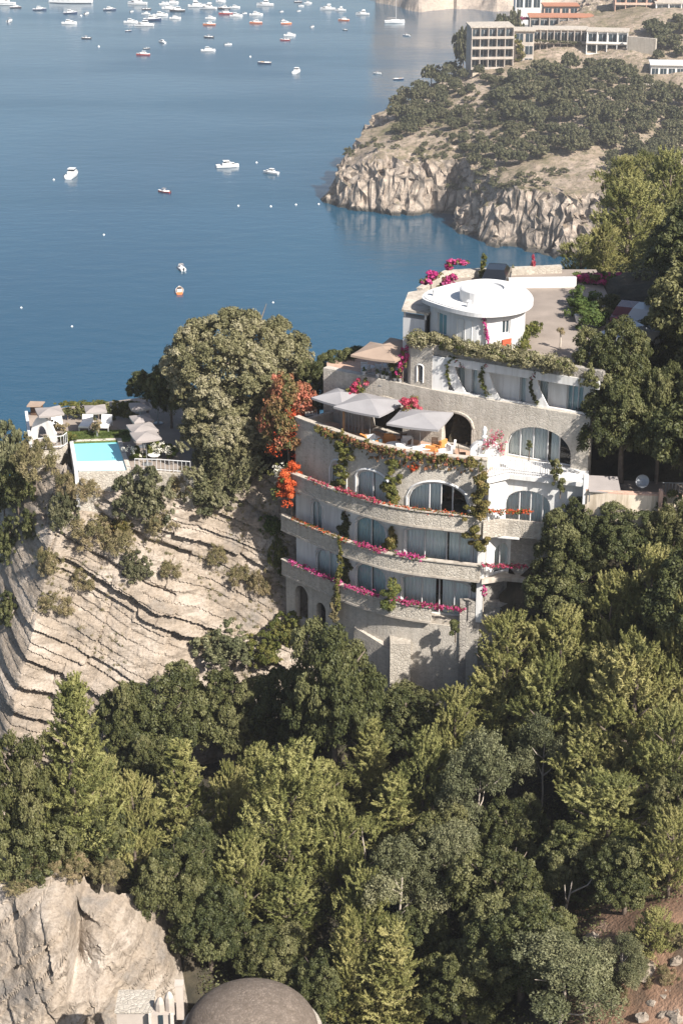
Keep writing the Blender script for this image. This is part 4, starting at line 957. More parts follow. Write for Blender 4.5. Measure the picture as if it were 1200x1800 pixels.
def table(loc, label, r=.45, h=.72, top='cushion_white', group=None, cloth=False):
    o = empty('table', loc, 0, label, 'table', group)
    MB().lathe([(r, h - .04), (r, h), (r * .98, h + .004)], (0, 0, 0), 18).build('tabletop', top, o)
    if cloth: MB().lathe([(r * 1.12, .2), (r * 1.02, h - .05)], (0, 0, 0), 20).build('cloth_skirt', top, o)
    MB().tube([(0, 0, .03), (0, 0, h - .04)], .04, 6).build('pedestal', 'metal_dark', o); MB().lathe([(.26, 0), (.26, .03), (.05, .06)], (0, 0, 0), 12).build('foot', 'metal_dark', o)
    return o
def lounger(loc, rz, label, group=None):
    o = empty('sun_lounger', loc, rz, label, 'sun lounger', group)
    mb = MB(); mb.box((0, .1, .3), (.8, 1.5, .06)); mb.build('frame', 'paint_white', o)
    for x in (-.36, .36):
        for y in (-.55, .75): MB().box((x, y, .135), (.06, .06, .27)).build('leg', 'paint_white', o)
    MB().box((0, -.1, .37), (.76, 1.1, .09)).build('mattress', 'cushion_white', o)
    MB().box((0, .66, .58), (.78, .09, .56), 0, R(-28)).build('backrest', 'cushion_white', o)
    return o
# ------------------------------------------------------------------ umbrella terrace
def t4(px, py): return atz(px, py, Z4)
G4 = 'furniture on the umbrella terrace'
q = aty(650, 716, 106.6); parasol(3.4, 2.55, 'canvas_grey', 'large off-white square parasol at the left of the umbrella terrace', (q.x, q.y, Z4), R(-32), 'terrace parasols')
q = aty(738, 748, 104.2); parasol(3.35, 2.45, 'canvas_grey', 'large off-white square parasol nearest the terrace arch', (q.x, q.y, Z4), R(-20), 'terrace parasols')
q = aty(597, 722, 108.4); parasol(2.6, 2.4, 'canvas_grey', 'smaller pale parasol at the far left end of the umbrella terrace', (q.x, q.y, Z4), R(-40), 'terrace parasols')
lab = [('cushion_orange', 645, 775, 2.2, 'orange armchair under the left terrace parasol'), ('cushion_orange', 684, 772, 3.0, 'orange armchair between the two terrace parasols, beside white chair'), ('cushion_orange', 672, 786, 1.2, 'orange armchair near the parapet left of centre'),
       ('cushion_orange', 757, 793, 2.9, 'orange armchair under the right terrace parasol'), ('cushion_orange', 772, 784, 4.0, 'orange armchair nearest the terrace arch'), ('cushion_white', 656, 779, .6, 'white armchair beside the teal cushioned chair'),
       ('cushion_teal', 664, 788, 0.2, 'teal cushioned chair near the vine parapet'), ('cushion_white', 701, 789, 3.4, 'white armchair in the middle of the terrace by the parapet'), ('cushion_white', 735, 800, .3, 'white armchair at the parapet under the right parasol'),
       ('cushion_white', 782, 796, 5.2, 'white armchair at the terrace end beside the rounded wall'), ('cushion_white', 790, 788, 4.6, 'white armchair in front of the dark terrace arch'), ('cushion_white', 715, 776, 3.1, 'white armchair at the back between the parasols')]
for m, x, y, r, l in lab:
    p = atz(x, y, Z4 + .45); armchair(m, l, (p.x, p.y, Z4), r, G4)
for x, y, l in ((655, 770, 'round white table under the left terrace parasol'), (691, 781, 'round white table between the terrace parasols'), (747, 786, 'round white table under the right terrace parasol'), (722, 787, 'round white table in the middle of the umbrella terrace')):
    p = atz(x, y, Z4 + .7); table((p.x, p.y, Z4), l, .5, .72, 'cushion_white', G4)
for x, y, l in ((706, 772, 'dark wooden chair in shade between the parasols'), (713, 784, 'dark wooden chair near the middle white table'), (764, 778, 'dark wooden chair left of the terrace arch'), (812, 796, 'dark wooden chair below the rounded white wall')):
    p = atz(x, y, Z4 + .5); chair('dark_wood', l, (p.x, p.y, Z4), 2.0 + x * .1, G4)
mb = empty('terrace_screen', (0, 0, 0), 0, 'dark slatted screen at the left end of the umbrella terrace', 'screen'); q = atz(617, 762, Z4)
for i in range(7): MB().box((q.x - .6 + i * .22, q.y + .3 - i * .1, Z4 + .75), (.16, .05, 1.3), R(-25)).build('slat', 'metal_grey', mb)
po = empty('wooden_post', (0, 0, 0), 0, 'brown wooden post below the left terrace parasol', 'post'); q = atz(604, 766, Z4 + .3); MB().box((q.x, q.y, Z4 + 1.2), (.16, .16, 2.4)).build('shaft', 'wood', po); MB().box((q.x, q.y, Z4 + .1), (.26, .26, .2)).build('foot', 'wood', po)
# ------------------------------------------------------------------ upper dining terrace
def up5(px, py, h=0): return atz(px, py, Z5 + h)
G5 = 'furniture on the upper dining terrace'
for x, y, sz, m, l in ((672, 612, 3.1, 'canvas_tan', 'tan parasol shading the upper dining terrace'), (702, 601, 2.4, 'canvas_tan', 'small tan parasol beside the white wing of the pavilion')):
    q = up5(x, y, 2.5); parasol(sz, 2.3, m, l, (q.x, q.y, Z5), R(-25), 'tan parasols')
for i, (x, y) in enumerate(((640, 650), (654, 655), (668, 650), (684, 648), (698, 655), (706, 642))):
    q = up5(x, y, .5); chair('paint_white', ['white chair at the left corner of the upper dining terrace', 'second white chair from the left along the upper parapet', 'white chair below the middle of the tan parasol', 'white chair right of the tan parasol pole', 'white chair beside the purple flowers on the upper terrace', 'white chair against the stone tower'][i], (q.x, q.y, Z5), i * 1.1, G5)
for x, y, l in ((647, 645, 'round white table at the left of the upper dining terrace'), (676, 643, 'round white table beneath the tan parasol'), (692, 652, 'round white table beside the purple flowers')):
    q = up5(x, y, .7); table((q.x, q.y, Z5), l, .45, .72, 'cushion_white', G5)
mb = MB(); cvp = Curve(straight([(q.x, q.y) for q in (up5(618, 655, .5), up5(700, 676, .5))]))
pots = []
for i, x in enumerate((636, 660, 668, 676, 690, 699)):
    q = w5.s_of_px(x, Z5 + .5); p = w5.at(q, .28); pt_ = empty('flower_pot', (p.x, p.y, Z5 + .48), 0, ['white flower pot leftmost on the upper terrace parapet', 'white flower pot second from left on the upper parapet', 'white flower pot third from left on the upper parapet', 'white flower pot fourth from left on the upper parapet', 'white flower pot second from the stone tower', 'white flower pot nearest the stone tower'][i], 'flower pot', 'pots on the upper parapet')
    MB().lathe([(.10, 0), (.16, .22), (.17, .26), (.13, .26)], (0, 0, 0), 10).build('pot', 'paint_white', pt_)
    o = foliage_strip('plant', [(0, 0, .3), (0, 0, .42)], .3, .3, 120, 'flower_magenta' if i == 5 else 'leaf_green', .05, .5, 40 + i, pt_)

# ------------------------------------------------------------------ pool terrace
ZP = 85.75
def pp(px, py, h=0): return atz(px, py, ZP + h)
pool = empty('swimming_pool', (0, 0, 0), 0, 'small turquoise swimming pool at the cliff edge', 'pool')
A, B, C_, D_ = pp(129, 776), pp(214, 773), pp(231, 824), pp(139, 826)
MB().quad(D_ + Vector((0, 0, -.12)), C_ + Vector((0, 0, -.12)), B + Vector((0, 0, -.12)), A + Vector((0, 0, -.12))).build('water', 'pool_water', pool)
dn = Vector((0, 0, -1))
def poolwall(a, b, th, z0, z1, nm, mat): return arcwall(Curve(straight([a, b], .5)), z0, z1, th).build(nm, mat, pool)
poolwall(D_, C_ + Vector((.3, 0, 0)), -.28, 82.5, ZP - .09, 'front_wall', 'stone_pale')
plain('pool_ledge', (.62, .72, .70), .4, .05, 2)
lg = [D_.lerp(A, .02), C_.lerp(B, .02), C_.lerp(B, .34), D_.lerp(A, .34)]
MB().quad(*[q + Vector((0, 0, -.112)) for q in lg]).build('overflow_ledge', 'pool_ledge', pool)
poolwall(A, D_ + Vector((0, -.28, 0)), -.25, 82.2, ZP + .1, 'side_wall', 'plaster')
poolwall(A, B, .3, ZP - 1, ZP + .03, 'coping', 'plume_stone'); poolwall(C_, B, .3, ZP - 1.5, ZP + .03, 'coping', 'plume_stone')
# stone terrace and lawn
e0 = pp(44, 790); pts = [pp(50, 792), pp(118, 778), A, B, pp(232, 822), pp(335, 826), pp(560, 760), pp(560, 700), pp(300, 690), pp(50, 722)]
MB().prism([(p.x, p.y) for p in pts], ZP - .6, ZP - .1).build('pool_terrace', 'paving', None, False, 'stone terrace around the swimming pool', None, None, 'structure')
arcwall(Curve(straight([pp(46, 792), pp(119, 782)], .5)), 83, ZP - .05, .3).build('terrace_wall', 'stone_pale', None, False, 'low stone wall left of the pool', 'wall')
lw = [pp(122, 778), pp(120, 757), pp(235, 754), pp(228, 774)]
MB().prism([(p.x, p.y) for p in lw], ZP - .1, ZP - .02).build('lawn', 'grass', None, False, 'strip of lawn behind the pool', None, None, 'structure')
gg = [lw[0].lerp(lw[1], .05), lw[3].lerp(lw[2], .05)]
foliage_strip('lawn_grass', [Vector((0, .1, .02)) + lw[0].lerp(lw[1], .5), Vector((0, .1, .02)) + lw[3].lerp(lw[2], .5)], 1.3, .12, 5000, 'leaf_green', .06, .3, 61, None, 'short grass on the pool lawn', 'grass', None, 1, 120, 'stuff')
GL = 'loungers by the pool'
for x, y, l in ((150, 757, 'white sun lounger left of centre behind the pool'), (184, 757, 'white sun lounger right of centre behind the pool'), (101, 757, 'white sun lounger beside the white arch, leftmost of three')):
    p = pp(x, y); lounger((p.x, p.y + .45, ZP - .02), R(-6 if x > 120 else 15), l, GL)
p = pp(167, 760); table((p.x, p.y, ZP - .02), 'tiny white side table between the pool loungers', .2, .4, 'cushion_white')
GU = 'parasols around the pool'
for x, y, w_, m, l in ((87, 716, 64, 'canvas_white', 'pale square parasol over the white arch, leftmost by the pool'), (168, 712, 53, 'canvas_white', 'pale square parasol behind the two pool loungers'), (246, 707, 50, 'canvas_white', 'pale parasol just in front of the dark grey one'), (276, 690, 53, 'canvas_dark', 'dark grey parasol under the big round tree'),
                     (249, 729, 52, 'canvas_white', 'pale parasol third from the front in the right-hand row'), (250, 745, 66, 'canvas_white', 'pale parasol second from the front in the right-hand row'), (256, 759, 66, 'canvas_white', 'pale parasol closest to the white-flowered shrubs')):
    q = pp(x, y, 2.3); parasol(w_ / pxm(q) * .7, 2.15, m, l, (q.x, q.y, ZP - .1), R(12 + (x % 7) * 2), GU, .2)
# clipped hedge
hd = empty('clipped_hedge', (0, 0, 0), 0, 'dark clipped hedge behind the pool loungers', 'hedge'); h0, h1, h2 = pp(104, 742), pp(165, 740), pp(240, 741)
foliage_strip('leaves', [h0 + Vector((0, .6, .55)), h1 + Vector((0, .6, .55)), h2 + Vector((0, .6, .55))], .7, .75, 9000, 'leaf_oak', .07, .55, 62, hd, clumps=90)
foliage_strip('leaves', [h0 + Vector((0, .7, 1.15)), h1 + Vector((0, .7, 1.15)), h2 + Vector((0, .7, 1.15))], .7, .25, 5000, 'leaf_vine', .06, .5, 63, hd, clumps=70)
for t in (.1, .5, .9): MB().tube([h0.lerp(h2, t) + Vector((0, .6, 0)), h0.lerp(h2, t) + Vector((0, .6, .8))], .05, 5).build('stem', 'bark', hd)
foliage_strip('rust_shrub', [pp(85, 752, .4), pp(112, 750, .8)], .5, .5, 1500, 'leaf_dry', .07, .4, 64, None, 'rusty brown shrub behind the leftmost lounger', 'shrub')
foliage_strip('rust_shrub', [pp(164, 752, .3), pp(172, 750, 1.0), pp(176, 748, 1.0)], .35, .5, 1200, 'leaf_dry', .07, .4, 65, None, 'rusty brown shrub between the two pool loungers', 'shrub')
foliage_strip('box_shrub', [pp(112, 768, .3), pp(130, 768, .4)], .55, .55, 2200, 'leaf_vine', .06, .5, 66, None, 'low round green shrub at the left end of the lawn', 'shrub')
# white arch and curved wall at the left of the pool
ar = empty('garden_arch', (0, 0, 0), 0, 'white curved garden arch left of the pool', 'arch'); q = pp(76, 775)
cv = Curve(straight([(q.x - .9, q.y + .5), (q.x + .95, q.y - .1)], .2)); o_ = dict(s0=.45, s1=1.25, zb=ZP, zt=ZP + 1.35, rise=.4)
mb = MB(); prof = []
for i in range(16):
    t = i / 15; prof.append((cv.L * t, .55 + 1.25 * math.sin(math.pi * min(1, t * 1.05)) ** .7))
for i in range(15):
    (s0, h0_), (s1, h1_) = prof[i], prof[i + 1]; a, b = cv.at(s0), cv.at(s1); c, d = cv.at(s1, .22), cv.at(s0, .22); ob = .45 < (s0 + s1) / 2 < 1.3
    lo = (lambda s: ZP + 1.05 * math.sqrt(max(0, 1 - ((s - .875) / .43) ** 2))) if ob else (lambda s: ZP - .1)
    za, zb_ = lo(s0), lo(s1); mb.quad((a.x, a.y, za), (b.x, b.y, zb_), (b.x, b.y, ZP + h1_), (a.x, a.y, ZP + h0_)); mb.quad((a.x, a.y, ZP + h0_), (b.x, b.y, ZP + h1_), (c.x, c.y, ZP + h1_), (d.x, d.y, ZP + h0_)); mb.quad((c.x, c.y, zb_), (d.x, d.y, za), (d.x, d.y, ZP + h0_), (c.x, c.y, ZP + h1_)); mb.quad((d.x, d.y, za), (c.x, c.y, zb_), (b.x, b.y, zb_), (a.x, a.y, za))
mb.build('arch_wall', 'plaster', ar)
q0, q1 = pp(45, 735), pp(52, 786); arcwall(Curve(straight([(q0.x, q0.y), (q1.x, q1.y)], .4)), ZP - .5, ZP + .55, .2).build('curved_wall', 'plaster', ar)
MB().prism([(q0.x + .1, q0.y + .3), (q0.x + 1.1, q0.y + .3), (q0.x + 1.3, q0.y + 1.3), (q0.x + .2, q0.y + 1.4)], ZP + .75, ZP + .84).build('lean_to_roof', 'canvas_tan', ar)
MB().prism([(q0.x + .25, q0.y + .9), (q0.x + 1.05, q0.y + .85), (q0.x + 1.15, q0.y + 1.2), (q0.x + .3, q0.y + 1.25)], ZP - .1, ZP + .75).build('lean_to_wall', 'dark_wood', ar)
def railing(name, pts, label, h=.85, step=.28, mat='paint_white'):
    o = empty(name, (0, 0, 0), 0, label, 'railing'); cv = Curve(straight(pts, .5)); mb = MB(); n = int(cv.L / step)
    z = pts[0][2] if len(pts[0]) > 2 else ZP
    for i in range(n + 1):
        p = cv.at(cv.L * i / n); MB().tube([(p.x, p.y, z), (p.x, p.y, z + h)], .02, 4).build('baluster', mat, o)
    for hh in (.1, h): mb.tube([(cv.at(cv.L * i / 12).x, cv.at(cv.L * i / 12).y, z + hh) for i in range(13)], .032, 5)
    mb.build('rail', mat, o); return o
railing('pool_railing', [pp(58, 792), pp(112, 786), pp(119, 780)], 'white railing left of the pool')
railing('pool_railing', [pp(238, 827), pp(280, 828), pp(335, 832)], 'white railing right of the pool')
arcwall(Curve(straight([pp(233, 828), pp(340, 834)], .5)), 82.8, ZP - .02, .3).build('terrace_wall', 'stone_pale', None, False, 'low stone wall right of the pool', 'wall')
p = pp(271, 806); table((p.x, p.y, ZP - .1), 'low white table among the flowering shrubs by the pool', .42, .4, 'cushion_white')
# ------------------------------------------------------------------ trees and shrubs near the camera
T = tree_px
FT = 'trees of the foreground wood'
for k, x, y, w_, h_, l in (
  ('cone', 135, 1345, 150, 330, 'tall pointed yellow-green pine in front of the cliff, leftmost of the wood'),
  ('oak', 45, 1400, 150, 230, 'dark oak at the left edge beside the pointed pine'),
  ('oak', 60, 1500, 170, 160, 'dark oak above the lower left rock'),
  ('oak', 225, 1290, 130, 190, 'dark green oak just right of the pointed pine'),
  ('oak', 310, 1275, 190, 190, 'broad dark green oak below the middle of the cliff'),
  ('oak', 410, 1270, 150, 180, 'dark green oak below the variegated shrub'),
  ('oak', 505, 1270, 150, 200, 'dark oak left of the tall oak under the hotel base'),
  ('oak', 590, 1230, 190, 270, 'tall olive-brown oak standing against the hotel base wall'),
  ('cone', 320, 1410, 130, 230, 'pale olive pine with pointed top below the broad dark oak'),
  ('pine', 235, 1440, 110, 170, 'shaded pine between the two pointed pines'),
  ('pine', 405, 1430, 110, 190, 'narrow pine left of the biggest central pine'),
  ('pine', 510, 1445, 230, 270, 'biggest pale olive pine in the centre of the wood'),
  ('pine', 600, 1500, 130, 200, 'pine with a bare leaning limb right of the biggest central pine'),
  ('pine', 510, 1600, 150, 130, 'sunlit pine clump above the domed roof'),
  ('cone', 650, 1350, 100, 190, 'slim sunlit pine below the hotel base wall'),
  ('pine', 745, 1390, 140, 200, 'sunlit pine right of the slim pine'),
  ('oak', 715, 1275, 170, 130, 'low dark shrubby oak at the foot of the hotel retaining wall'),
  ('pine', 800, 1290, 120, 180, 'shaded pine behind the sunlit pine, right of the retaining wall'),
  ('pine', 890, 1175, 170, 200, 'sunlit pine at the right of the hotel base'),
  ('pine', 870, 1270, 130, 130, 'yellow-green pine below the pine at the hotel base'),
  ('pine', 985, 1160, 150, 190, 'shaded pine between the two bright pines on the right'),
  ('pine', 960, 1250, 170, 190, 'very dark pine in the hollow right of centre'),
  ('pine', 1070, 1110, 140, 180, 'sunlit pine below the dark round oak on the right'),
  ('pine', 1140, 1060, 150, 190, 'tall sunlit pine below the patio wall at the right'),
  ('pine', 1110, 1240, 220, 240, 'largest bright pine at the right edge of the wood'),
  ('pine', 1200, 1160, 130, 220, 'bright pine cut by the right picture edge'),
  ('pine', 1180, 1330, 150, 170, 'bright pine below the largest right-hand pine'),
  ('pine', 1070, 1435, 210, 150, 'spreading pine with layered branches at the right'),
  ('pine', 1040, 1350, 170, 150, 'dark pine in shade above the spreading pine'),
  ('pine', 1180, 1490, 120, 140, 'pine over the red earth slope at the right edge'),
  ('olive', 845, 1410, 150, 200, 'grey-leaved olive tree in the middle right of the wood'),
  ('olive', 955, 1350, 110, 160, 'small grey-leaved olive with bare stems above the dead branches'),
  ('oak', 780, 1500, 150, 170, 'shaded oak left below the grey olive'),
  ('olive', 790, 1540, 140, 160, 'loose olive tree left of the dead branches'),
  ('olive', 700, 1590, 170, 190, 'grey olive tree left of the lower centre'),
  ('oak', 880, 1570, 190, 170, 'dark oak beneath the grey olive tree'),
  ('oak', 920, 1660, 210, 170, 'broad oak in the lower right of the wood'),
  ('olive', 985, 1740, 220, 150, 'grey-green olive at the bottom edge right of centre'),
  ('oak', 820, 1730, 190, 150, 'dark oak at the bottom edge'),
  ('cone', 690, 1720, 130, 220, 'feathery conical pine at the bottom edge'),
  ('cone', 612, 1690, 80, 220, 'slim pine standing right of the domed roof'),
  ('oak', 300, 1560, 150, 160, 'deeply shaded oak right of the lower left rock'),
  ('oak', 370, 1630, 150, 150, 'deeply shaded oak above the domed roof'),
  ('oak', 180, 1470, 130, 110, 'oak leaning over the top of the lower left rock'),
  ('oak', 560, 1740, 120, 140, 'shaded oak touching the right of the domed roof'),
  ('pine', 430, 1540, 130, 170, 'shaded pine under the biggest central pine'),
  ('pine', 640, 1610, 130, 180, 'shaded pine between the slim pines and the grey olive'),
  ('pine', 1150, 1640, 90, 90, 'young pine on the red earth at the right edge'),
  ('olive', 1090, 1700, 90, 100, 'small olive beside the white stones at the lower right'),
  ('oak', 1000, 962, 135, 150, 'bright green round oak right of the hotel corner'),
  ('oak', 1095, 940, 160, 110, 'rounded oak just below the patio wall'),
  ('oak', 1000, 1045, 170, 130, 'dark shaded oak between the hotel corner and the bright pines'),
  ('oak', 1180, 950, 110, 150, 'shaded oak at the right edge below the patio'),
  ('pine', 180, 1395, 110, 150, 'pine half hidden behind the pointed pine'), ('oak', 265, 1360, 120, 140, 'dark oak between the pointed pine and the pale olive pine'), ('pine', 450, 1370, 110, 120, 'pine behind the left shoulder of the biggest central pine'), ('pine', 575, 1400, 120, 130, 'pine behind the right shoulder of the biggest central pine'),
  ('cone', 690, 1450, 120, 190, 'shaded pine below the slim sunlit pine'), ('pine', 830, 1330, 100, 110, 'small pine in front of the shaded pine'), ('oak', 900, 1470, 130, 140, 'shaded oak right of the grey olive'), ('oak', 1010, 1520, 150, 130, 'dark oak behind the dead trees'), ('oak', 1100, 1540, 150, 120, 'dark oak under the spreading pine'), ('pine', 1010, 1300, 120, 130, 'pine in the hollow left of the largest bright pine'),
  ('oak', 350, 1520, 130, 140, 'dark oak under the pale olive pine'), ('oak', 480, 1690, 150, 120, 'shaded oak behind the dome'), ('oak', 740, 1660, 140, 130, 'shaded oak right of the feathery conical pine'), ('oak', 860, 1660, 120, 120, 'oak in front of the broad lower oak'), ('pine', 1060, 1200, 130, 150, 'pine left of the largest bright pine'), ('oak', 1130, 1150, 130, 120, 'oak behind the largest bright pine'), ('oak', 110, 1430, 120, 130, 'oak at the foot of the pointed pine'), ('oak', 1190, 1420, 110, 130, 'oak at the right edge behind the spreading pine'),
): T(k, x, y, w_, h_, l, 'tree', FT)
for x, y, w_, h_, Y, l, k in (
  (1078, 648, 150, 165, 103.5, 'tall olive-green oak beside the upper terrace', 'oak'),
  (1098, 742, 175, 180, 101.5, 'broad oak above the patio, right of the upper windows', 'oak'),
  (1160, 740, 120, 200, 101.5, 'oak with brownish top right of the broad patio oak', 'oak'),
  (1150, 480, 130, 120, 128, 'dark pine right of the magenta bougainvillea', 'pine'),
  (1190, 560, 130, 170, 113, 'very dark tree shading the parked cars', 'oak'),
  (1150, 620, 130, 110, 109, 'dark shaded tree below the parked cars', 'oak'),
  (1200, 660, 120, 160, 108, 'dark shaded tree at the right edge above the patio', 'oak'),
  (1065, 560, 90, 70, 114, 'dark green shrubby tree at the right side of the court', 'oak'),
  (1105, 400, 170, 150, 150, 'bright pine on the slope behind the court', 'pine'),
  (1020, 462, 90, 90, 133, 'pine next to the far corner of the court', 'pine'),
  (1060, 440, 90, 90, 140, 'bright pine left above the magenta bougainvillea', 'pine'),
  (1175, 350, 130, 150, 170, 'pine on the slope at the right edge', 'pine'),
  (1090, 330, 100, 100, 176, 'farthest bright pine before the headland', 'pine'),
  (1200, 430, 120, 130, 140, 'dark pine at the right edge behind the court', 'oak'),
  (1130, 310, 90, 80, 190, 'pine top left of the right edge, before the headland', 'pine')):
    T(k, x, y, w_, h_, l, 'tree', 'trees on the right hillside', Y=Y)
for x, y, z, s_, l in ((22.6, 98.5, 87.5, 1.5, 'big oak added at the right edge beside the patio for shade'), (24.0, 105.5, 92.5, 1.7, 'big dark oak added at the right edge above the patio for shade'), (26.5, 113, 96.0, 1.7, 'big dark oak added at the right edge to shade the parked cars'), (21.5, 91.5, 80.0, 1.4, 'big oak added at the right edge above the bright pines for shade'), (23.5, 110.8, 94.8, 1.4, 'big dark oak added between the patio and the parked cars for shade'), (29.5, 121, 98.0, 1.6, 'big dark oak at the right edge behind the car park')):
    plant('oak', (x, y, z), s_, s_ * 1.15, l, 'tree', 'trees on the right hillside')  # right-edge oaks, added mainly for the shade they cast on slope and cars
T('round', 420, 648, 268, 190, 'huge round-topped tree between the pool and the hotel', 'tree', Y=116.5)
T('oak', 300, 690, 90, 120, 'dark tree behind the pool parasols, left of the huge round tree', Y=120)
T('oak', 258, 684, 80, 60, 'low dark tree at the sea side of the pool terrace', Y=122)
T('round', 415, 735, 200, 120, 'lower lighter tree in front of the huge round tree', Y=114.2)
T('soft', 395, 815, 160, 130, 'feathery olive-green shrub on the cliff top right of the pool', 'shrub', Y=111.8)
T('soft', 420, 770, 140, 100, 'feathery shrub between the pool and the red tree', 'shrub', Y=112.6)
T('oak', 600, 655, 100, 80, 'round green shrub behind the umbrella terrace', 'shrub', Y=114.5)
T('oak', 560, 690, 80, 110, 'dark shrub left of the umbrella terrace', 'shrub', Y=113.5)
T('oak', 630, 632, 60, 45, 'small dark shrub left of the tan parasol', 'shrub', Y=115.5)
SG = 'shrubs on the cliff'
def yc(px, py, z_guess=80):     # depth of the cliff surface seen at a pixel
    for k in range(200):
        Y = 100 + k * .1; p = aty(px, py, Y)
        if p.y > float(y_pool(np.array([p.x]), np.array([p.z]))[0]) - .7: return Y
    return 111
for k, x, y, w_, h_, l, m in (('shrub', 254, 880, 115, 118, 'large round shrub on the cliff below the pool', 'leaf_head'), ('shrub', 370, 868, 110, 85, 'round dark shrub on the cliff right of the large one', 'leaf_head'), ('shrub', 110, 905, 58, 80, 'upright shrub at the left corner of the cliff', 'leaf_head'),
    ('shrub', 240, 1002, 60, 60, 'small dark green shrub in the middle of the cliff', 'leaf_head'), ('shrub', 478, 925, 45, 45, 'small bright shrub at the top right of the cliff', 'leaf_green'), ('shrub', 215, 925, 40, 35, 'small shrub left below the large round shrub', 'leaf_vine'),
    ('dry', 160, 945, 90, 70, 'dry grassy shrub left of the large round shrub', None), ('dry', 215, 960, 70, 60, 'dry brown shrub under the large round shrub', None), ('dry', 90, 1000, 50, 70, 'dry tuft at the left corner of the cliff', None), ('dry', 320, 870, 50, 70, 'dry tuft between the two round shrubs', None),
    ('dry', 100, 1070, 70, 55, 'dry grey tuft low on the left of the cliff', None), ('dry', 145, 1030, 50, 50, 'dry tuft in the left of the slab cliff', None), ('dry', 420, 1020, 45, 45, 'dry tuft on the right of the slabs', None), ('dry', 380, 985, 40, 45, 'dry tuft above the middle slabs', None), ('dry', 360, 1130, 50, 35, 'dry tuft on a lower slab', None),
    ('shrub', 400, 1135, 120, 80, 'variegated pale-leaved shrub at the foot of the cliff', 'leaf_olive'), ('shrub', 465, 1145, 90, 70, 'green shrub at the foot of the cliff below the hotel', 'leaf_vine'), ('shrub', 505, 1110, 80, 70, 'bright green bush beside the arched base recess', 'leaf_vine'), ('shrub', 490, 985, 40, 80, 'tuft of green weeds between cliff and hotel', 'leaf_vine'), ('dry', 150, 865, 70, 50, 'dry bush directly under the pool wall', None), ('dry', 120, 860, 50, 60, 'dry bush at the pool corner', None),
    ('dry', 285, 930, 60, 50, 'dry tuft right below the large round shrub', None), ('dry', 300, 1010, 40, 40, 'dry tuft at the centre of the slabs', None), ('dry', 455, 1040, 40, 60, 'dry tuft below the hotel left end', None)):
    T(k, x, y, w_, h_, l, 'shrub', SG, Y=yc(x, y), mat=m)
T('shrub', 12, 800, 85, 120, 'olive-green shrub at the left edge above the gully', 'shrub', Y=117, mat='leaf_olive')
T('shrub', 20, 960, 70, 90, 'dark shrub hanging in the shaded gully', 'shrub', Y=yc(20, 960), mat='leaf_oak')
T('shrub', 55, 930, 50, 70, 'shaded shrub in the gully left of the cliff corner', 'shrub', Y=yc(55, 930), mat='leaf_oak')
T('shrub', 15, 1080, 60, 70, 'dark shrub low in the shaded gully', 'shrub', Y=yc(15, 1080), mat='leaf_oak')
T('dry', 62, 825, 90, 90, 'dry reddish shrub left of the pool wall', 'shrub', Y=113.5)
T('shrub', 30, 860, 80, 90, 'dark shrub at the left edge in the gully', 'shrub', Y=115, mat='leaf_oak')
T('shrub', 5, 870, 70, 90, 'shaded shrub at the left picture edge', 'shrub', Y=116.5, mat='leaf_oak')
for x, y, w_, h_, l in ((40, 1545, 100, 50, 'dry grass tuft on top of the lower left rock'), (120, 1530, 80, 50, 'dry grass tuft behind the notch of the lower left rock'), (190, 1535, 70, 60, 'dry tuft at the right of the lower left rock')):
    T('dry', x, y, w_, h_, l, 'shrub', None, Y=79.3 if x < 150 else 80.5)
# dry grass rooted along the ledges of the cliff: too fine to count
rng = np.random.default_rng(77); w_ = CLV[(CLV[:, 0] > -21.5) & (CLV[:, 0] < -2) & (CLV[:, 2] > 70)]; ms = fbm(w_[:, 0] * .45, w_[:, 2] * .6, o=3) + .018 * (w_[:, 2] - 78); w_ = w_[ms > .56]
c_ = w_[rng.integers(0, len(w_), 420)]; k = rng.integers(0, len(c_), 15000); d = sph(rng, len(k), .0); P = c_[k] + d * np.array([.22, .16, .22]) * rng.random((len(k), 1)) * rng.uniform(.4, 1.5, len(c_))[k][:, None]
V = leaves(P, np.stack([d[:, 0], d[:, 1] - .8, d[:, 2] * .3], -1), .075, .16, rng, .4, d + np.array([0, -.2, .8])); g = np.clip(rng.random(len(c_))[k] * .7 + .3 * rng.random(len(k)), 0, 1)
tag(link(bpy.data.objects.new('ledge_grass', np_mesh('ledge_grass', V, np.arange(len(V)).reshape(-1, 4), 'leaf_ledge', False, np.repeat(g, 4)))), 'dry grass tufts rooted along the cliff ledges', 'grass', None, 'stuff')
# flowering trees beside the hotel
for x, y, w_, h_, Y, l, nf in ((506, 752, 110, 150, 110.2, 'rusty red-leaved flowering tree left of the umbrella terrace', 2600), ):
    o = T('rust', x, y, w_, h_, l, 'tree', Y=Y)
rb = empty('red_bougainvillea', (0, 0, 0), 0, 'vivid orange-red flowering bush at the left end of the balconies', 'bush')
q = aty(510, 846, 107.2); foliage_strip('flowers', [q + Vector((-.5, 0, -.9)), q + Vector((-.1, -.2, 0)), q + Vector((.3, 0, .7))], 1.2, 1.0, 8500, 'flower_red', .07, .6, 71, rb, clumps=40)
foliage_strip('leaves', [q + Vector((-.6, .3, -.9)), q + Vector((.1, .2, .8))], 1.0, .9, 2600, 'leaf_green', .08, .5, 72, rb, clumps=30); MB().tube([q + Vector((.1, .3, -3)), q + Vector((0, .2, .2))], .07, 6).build('stem', 'bark', rb)
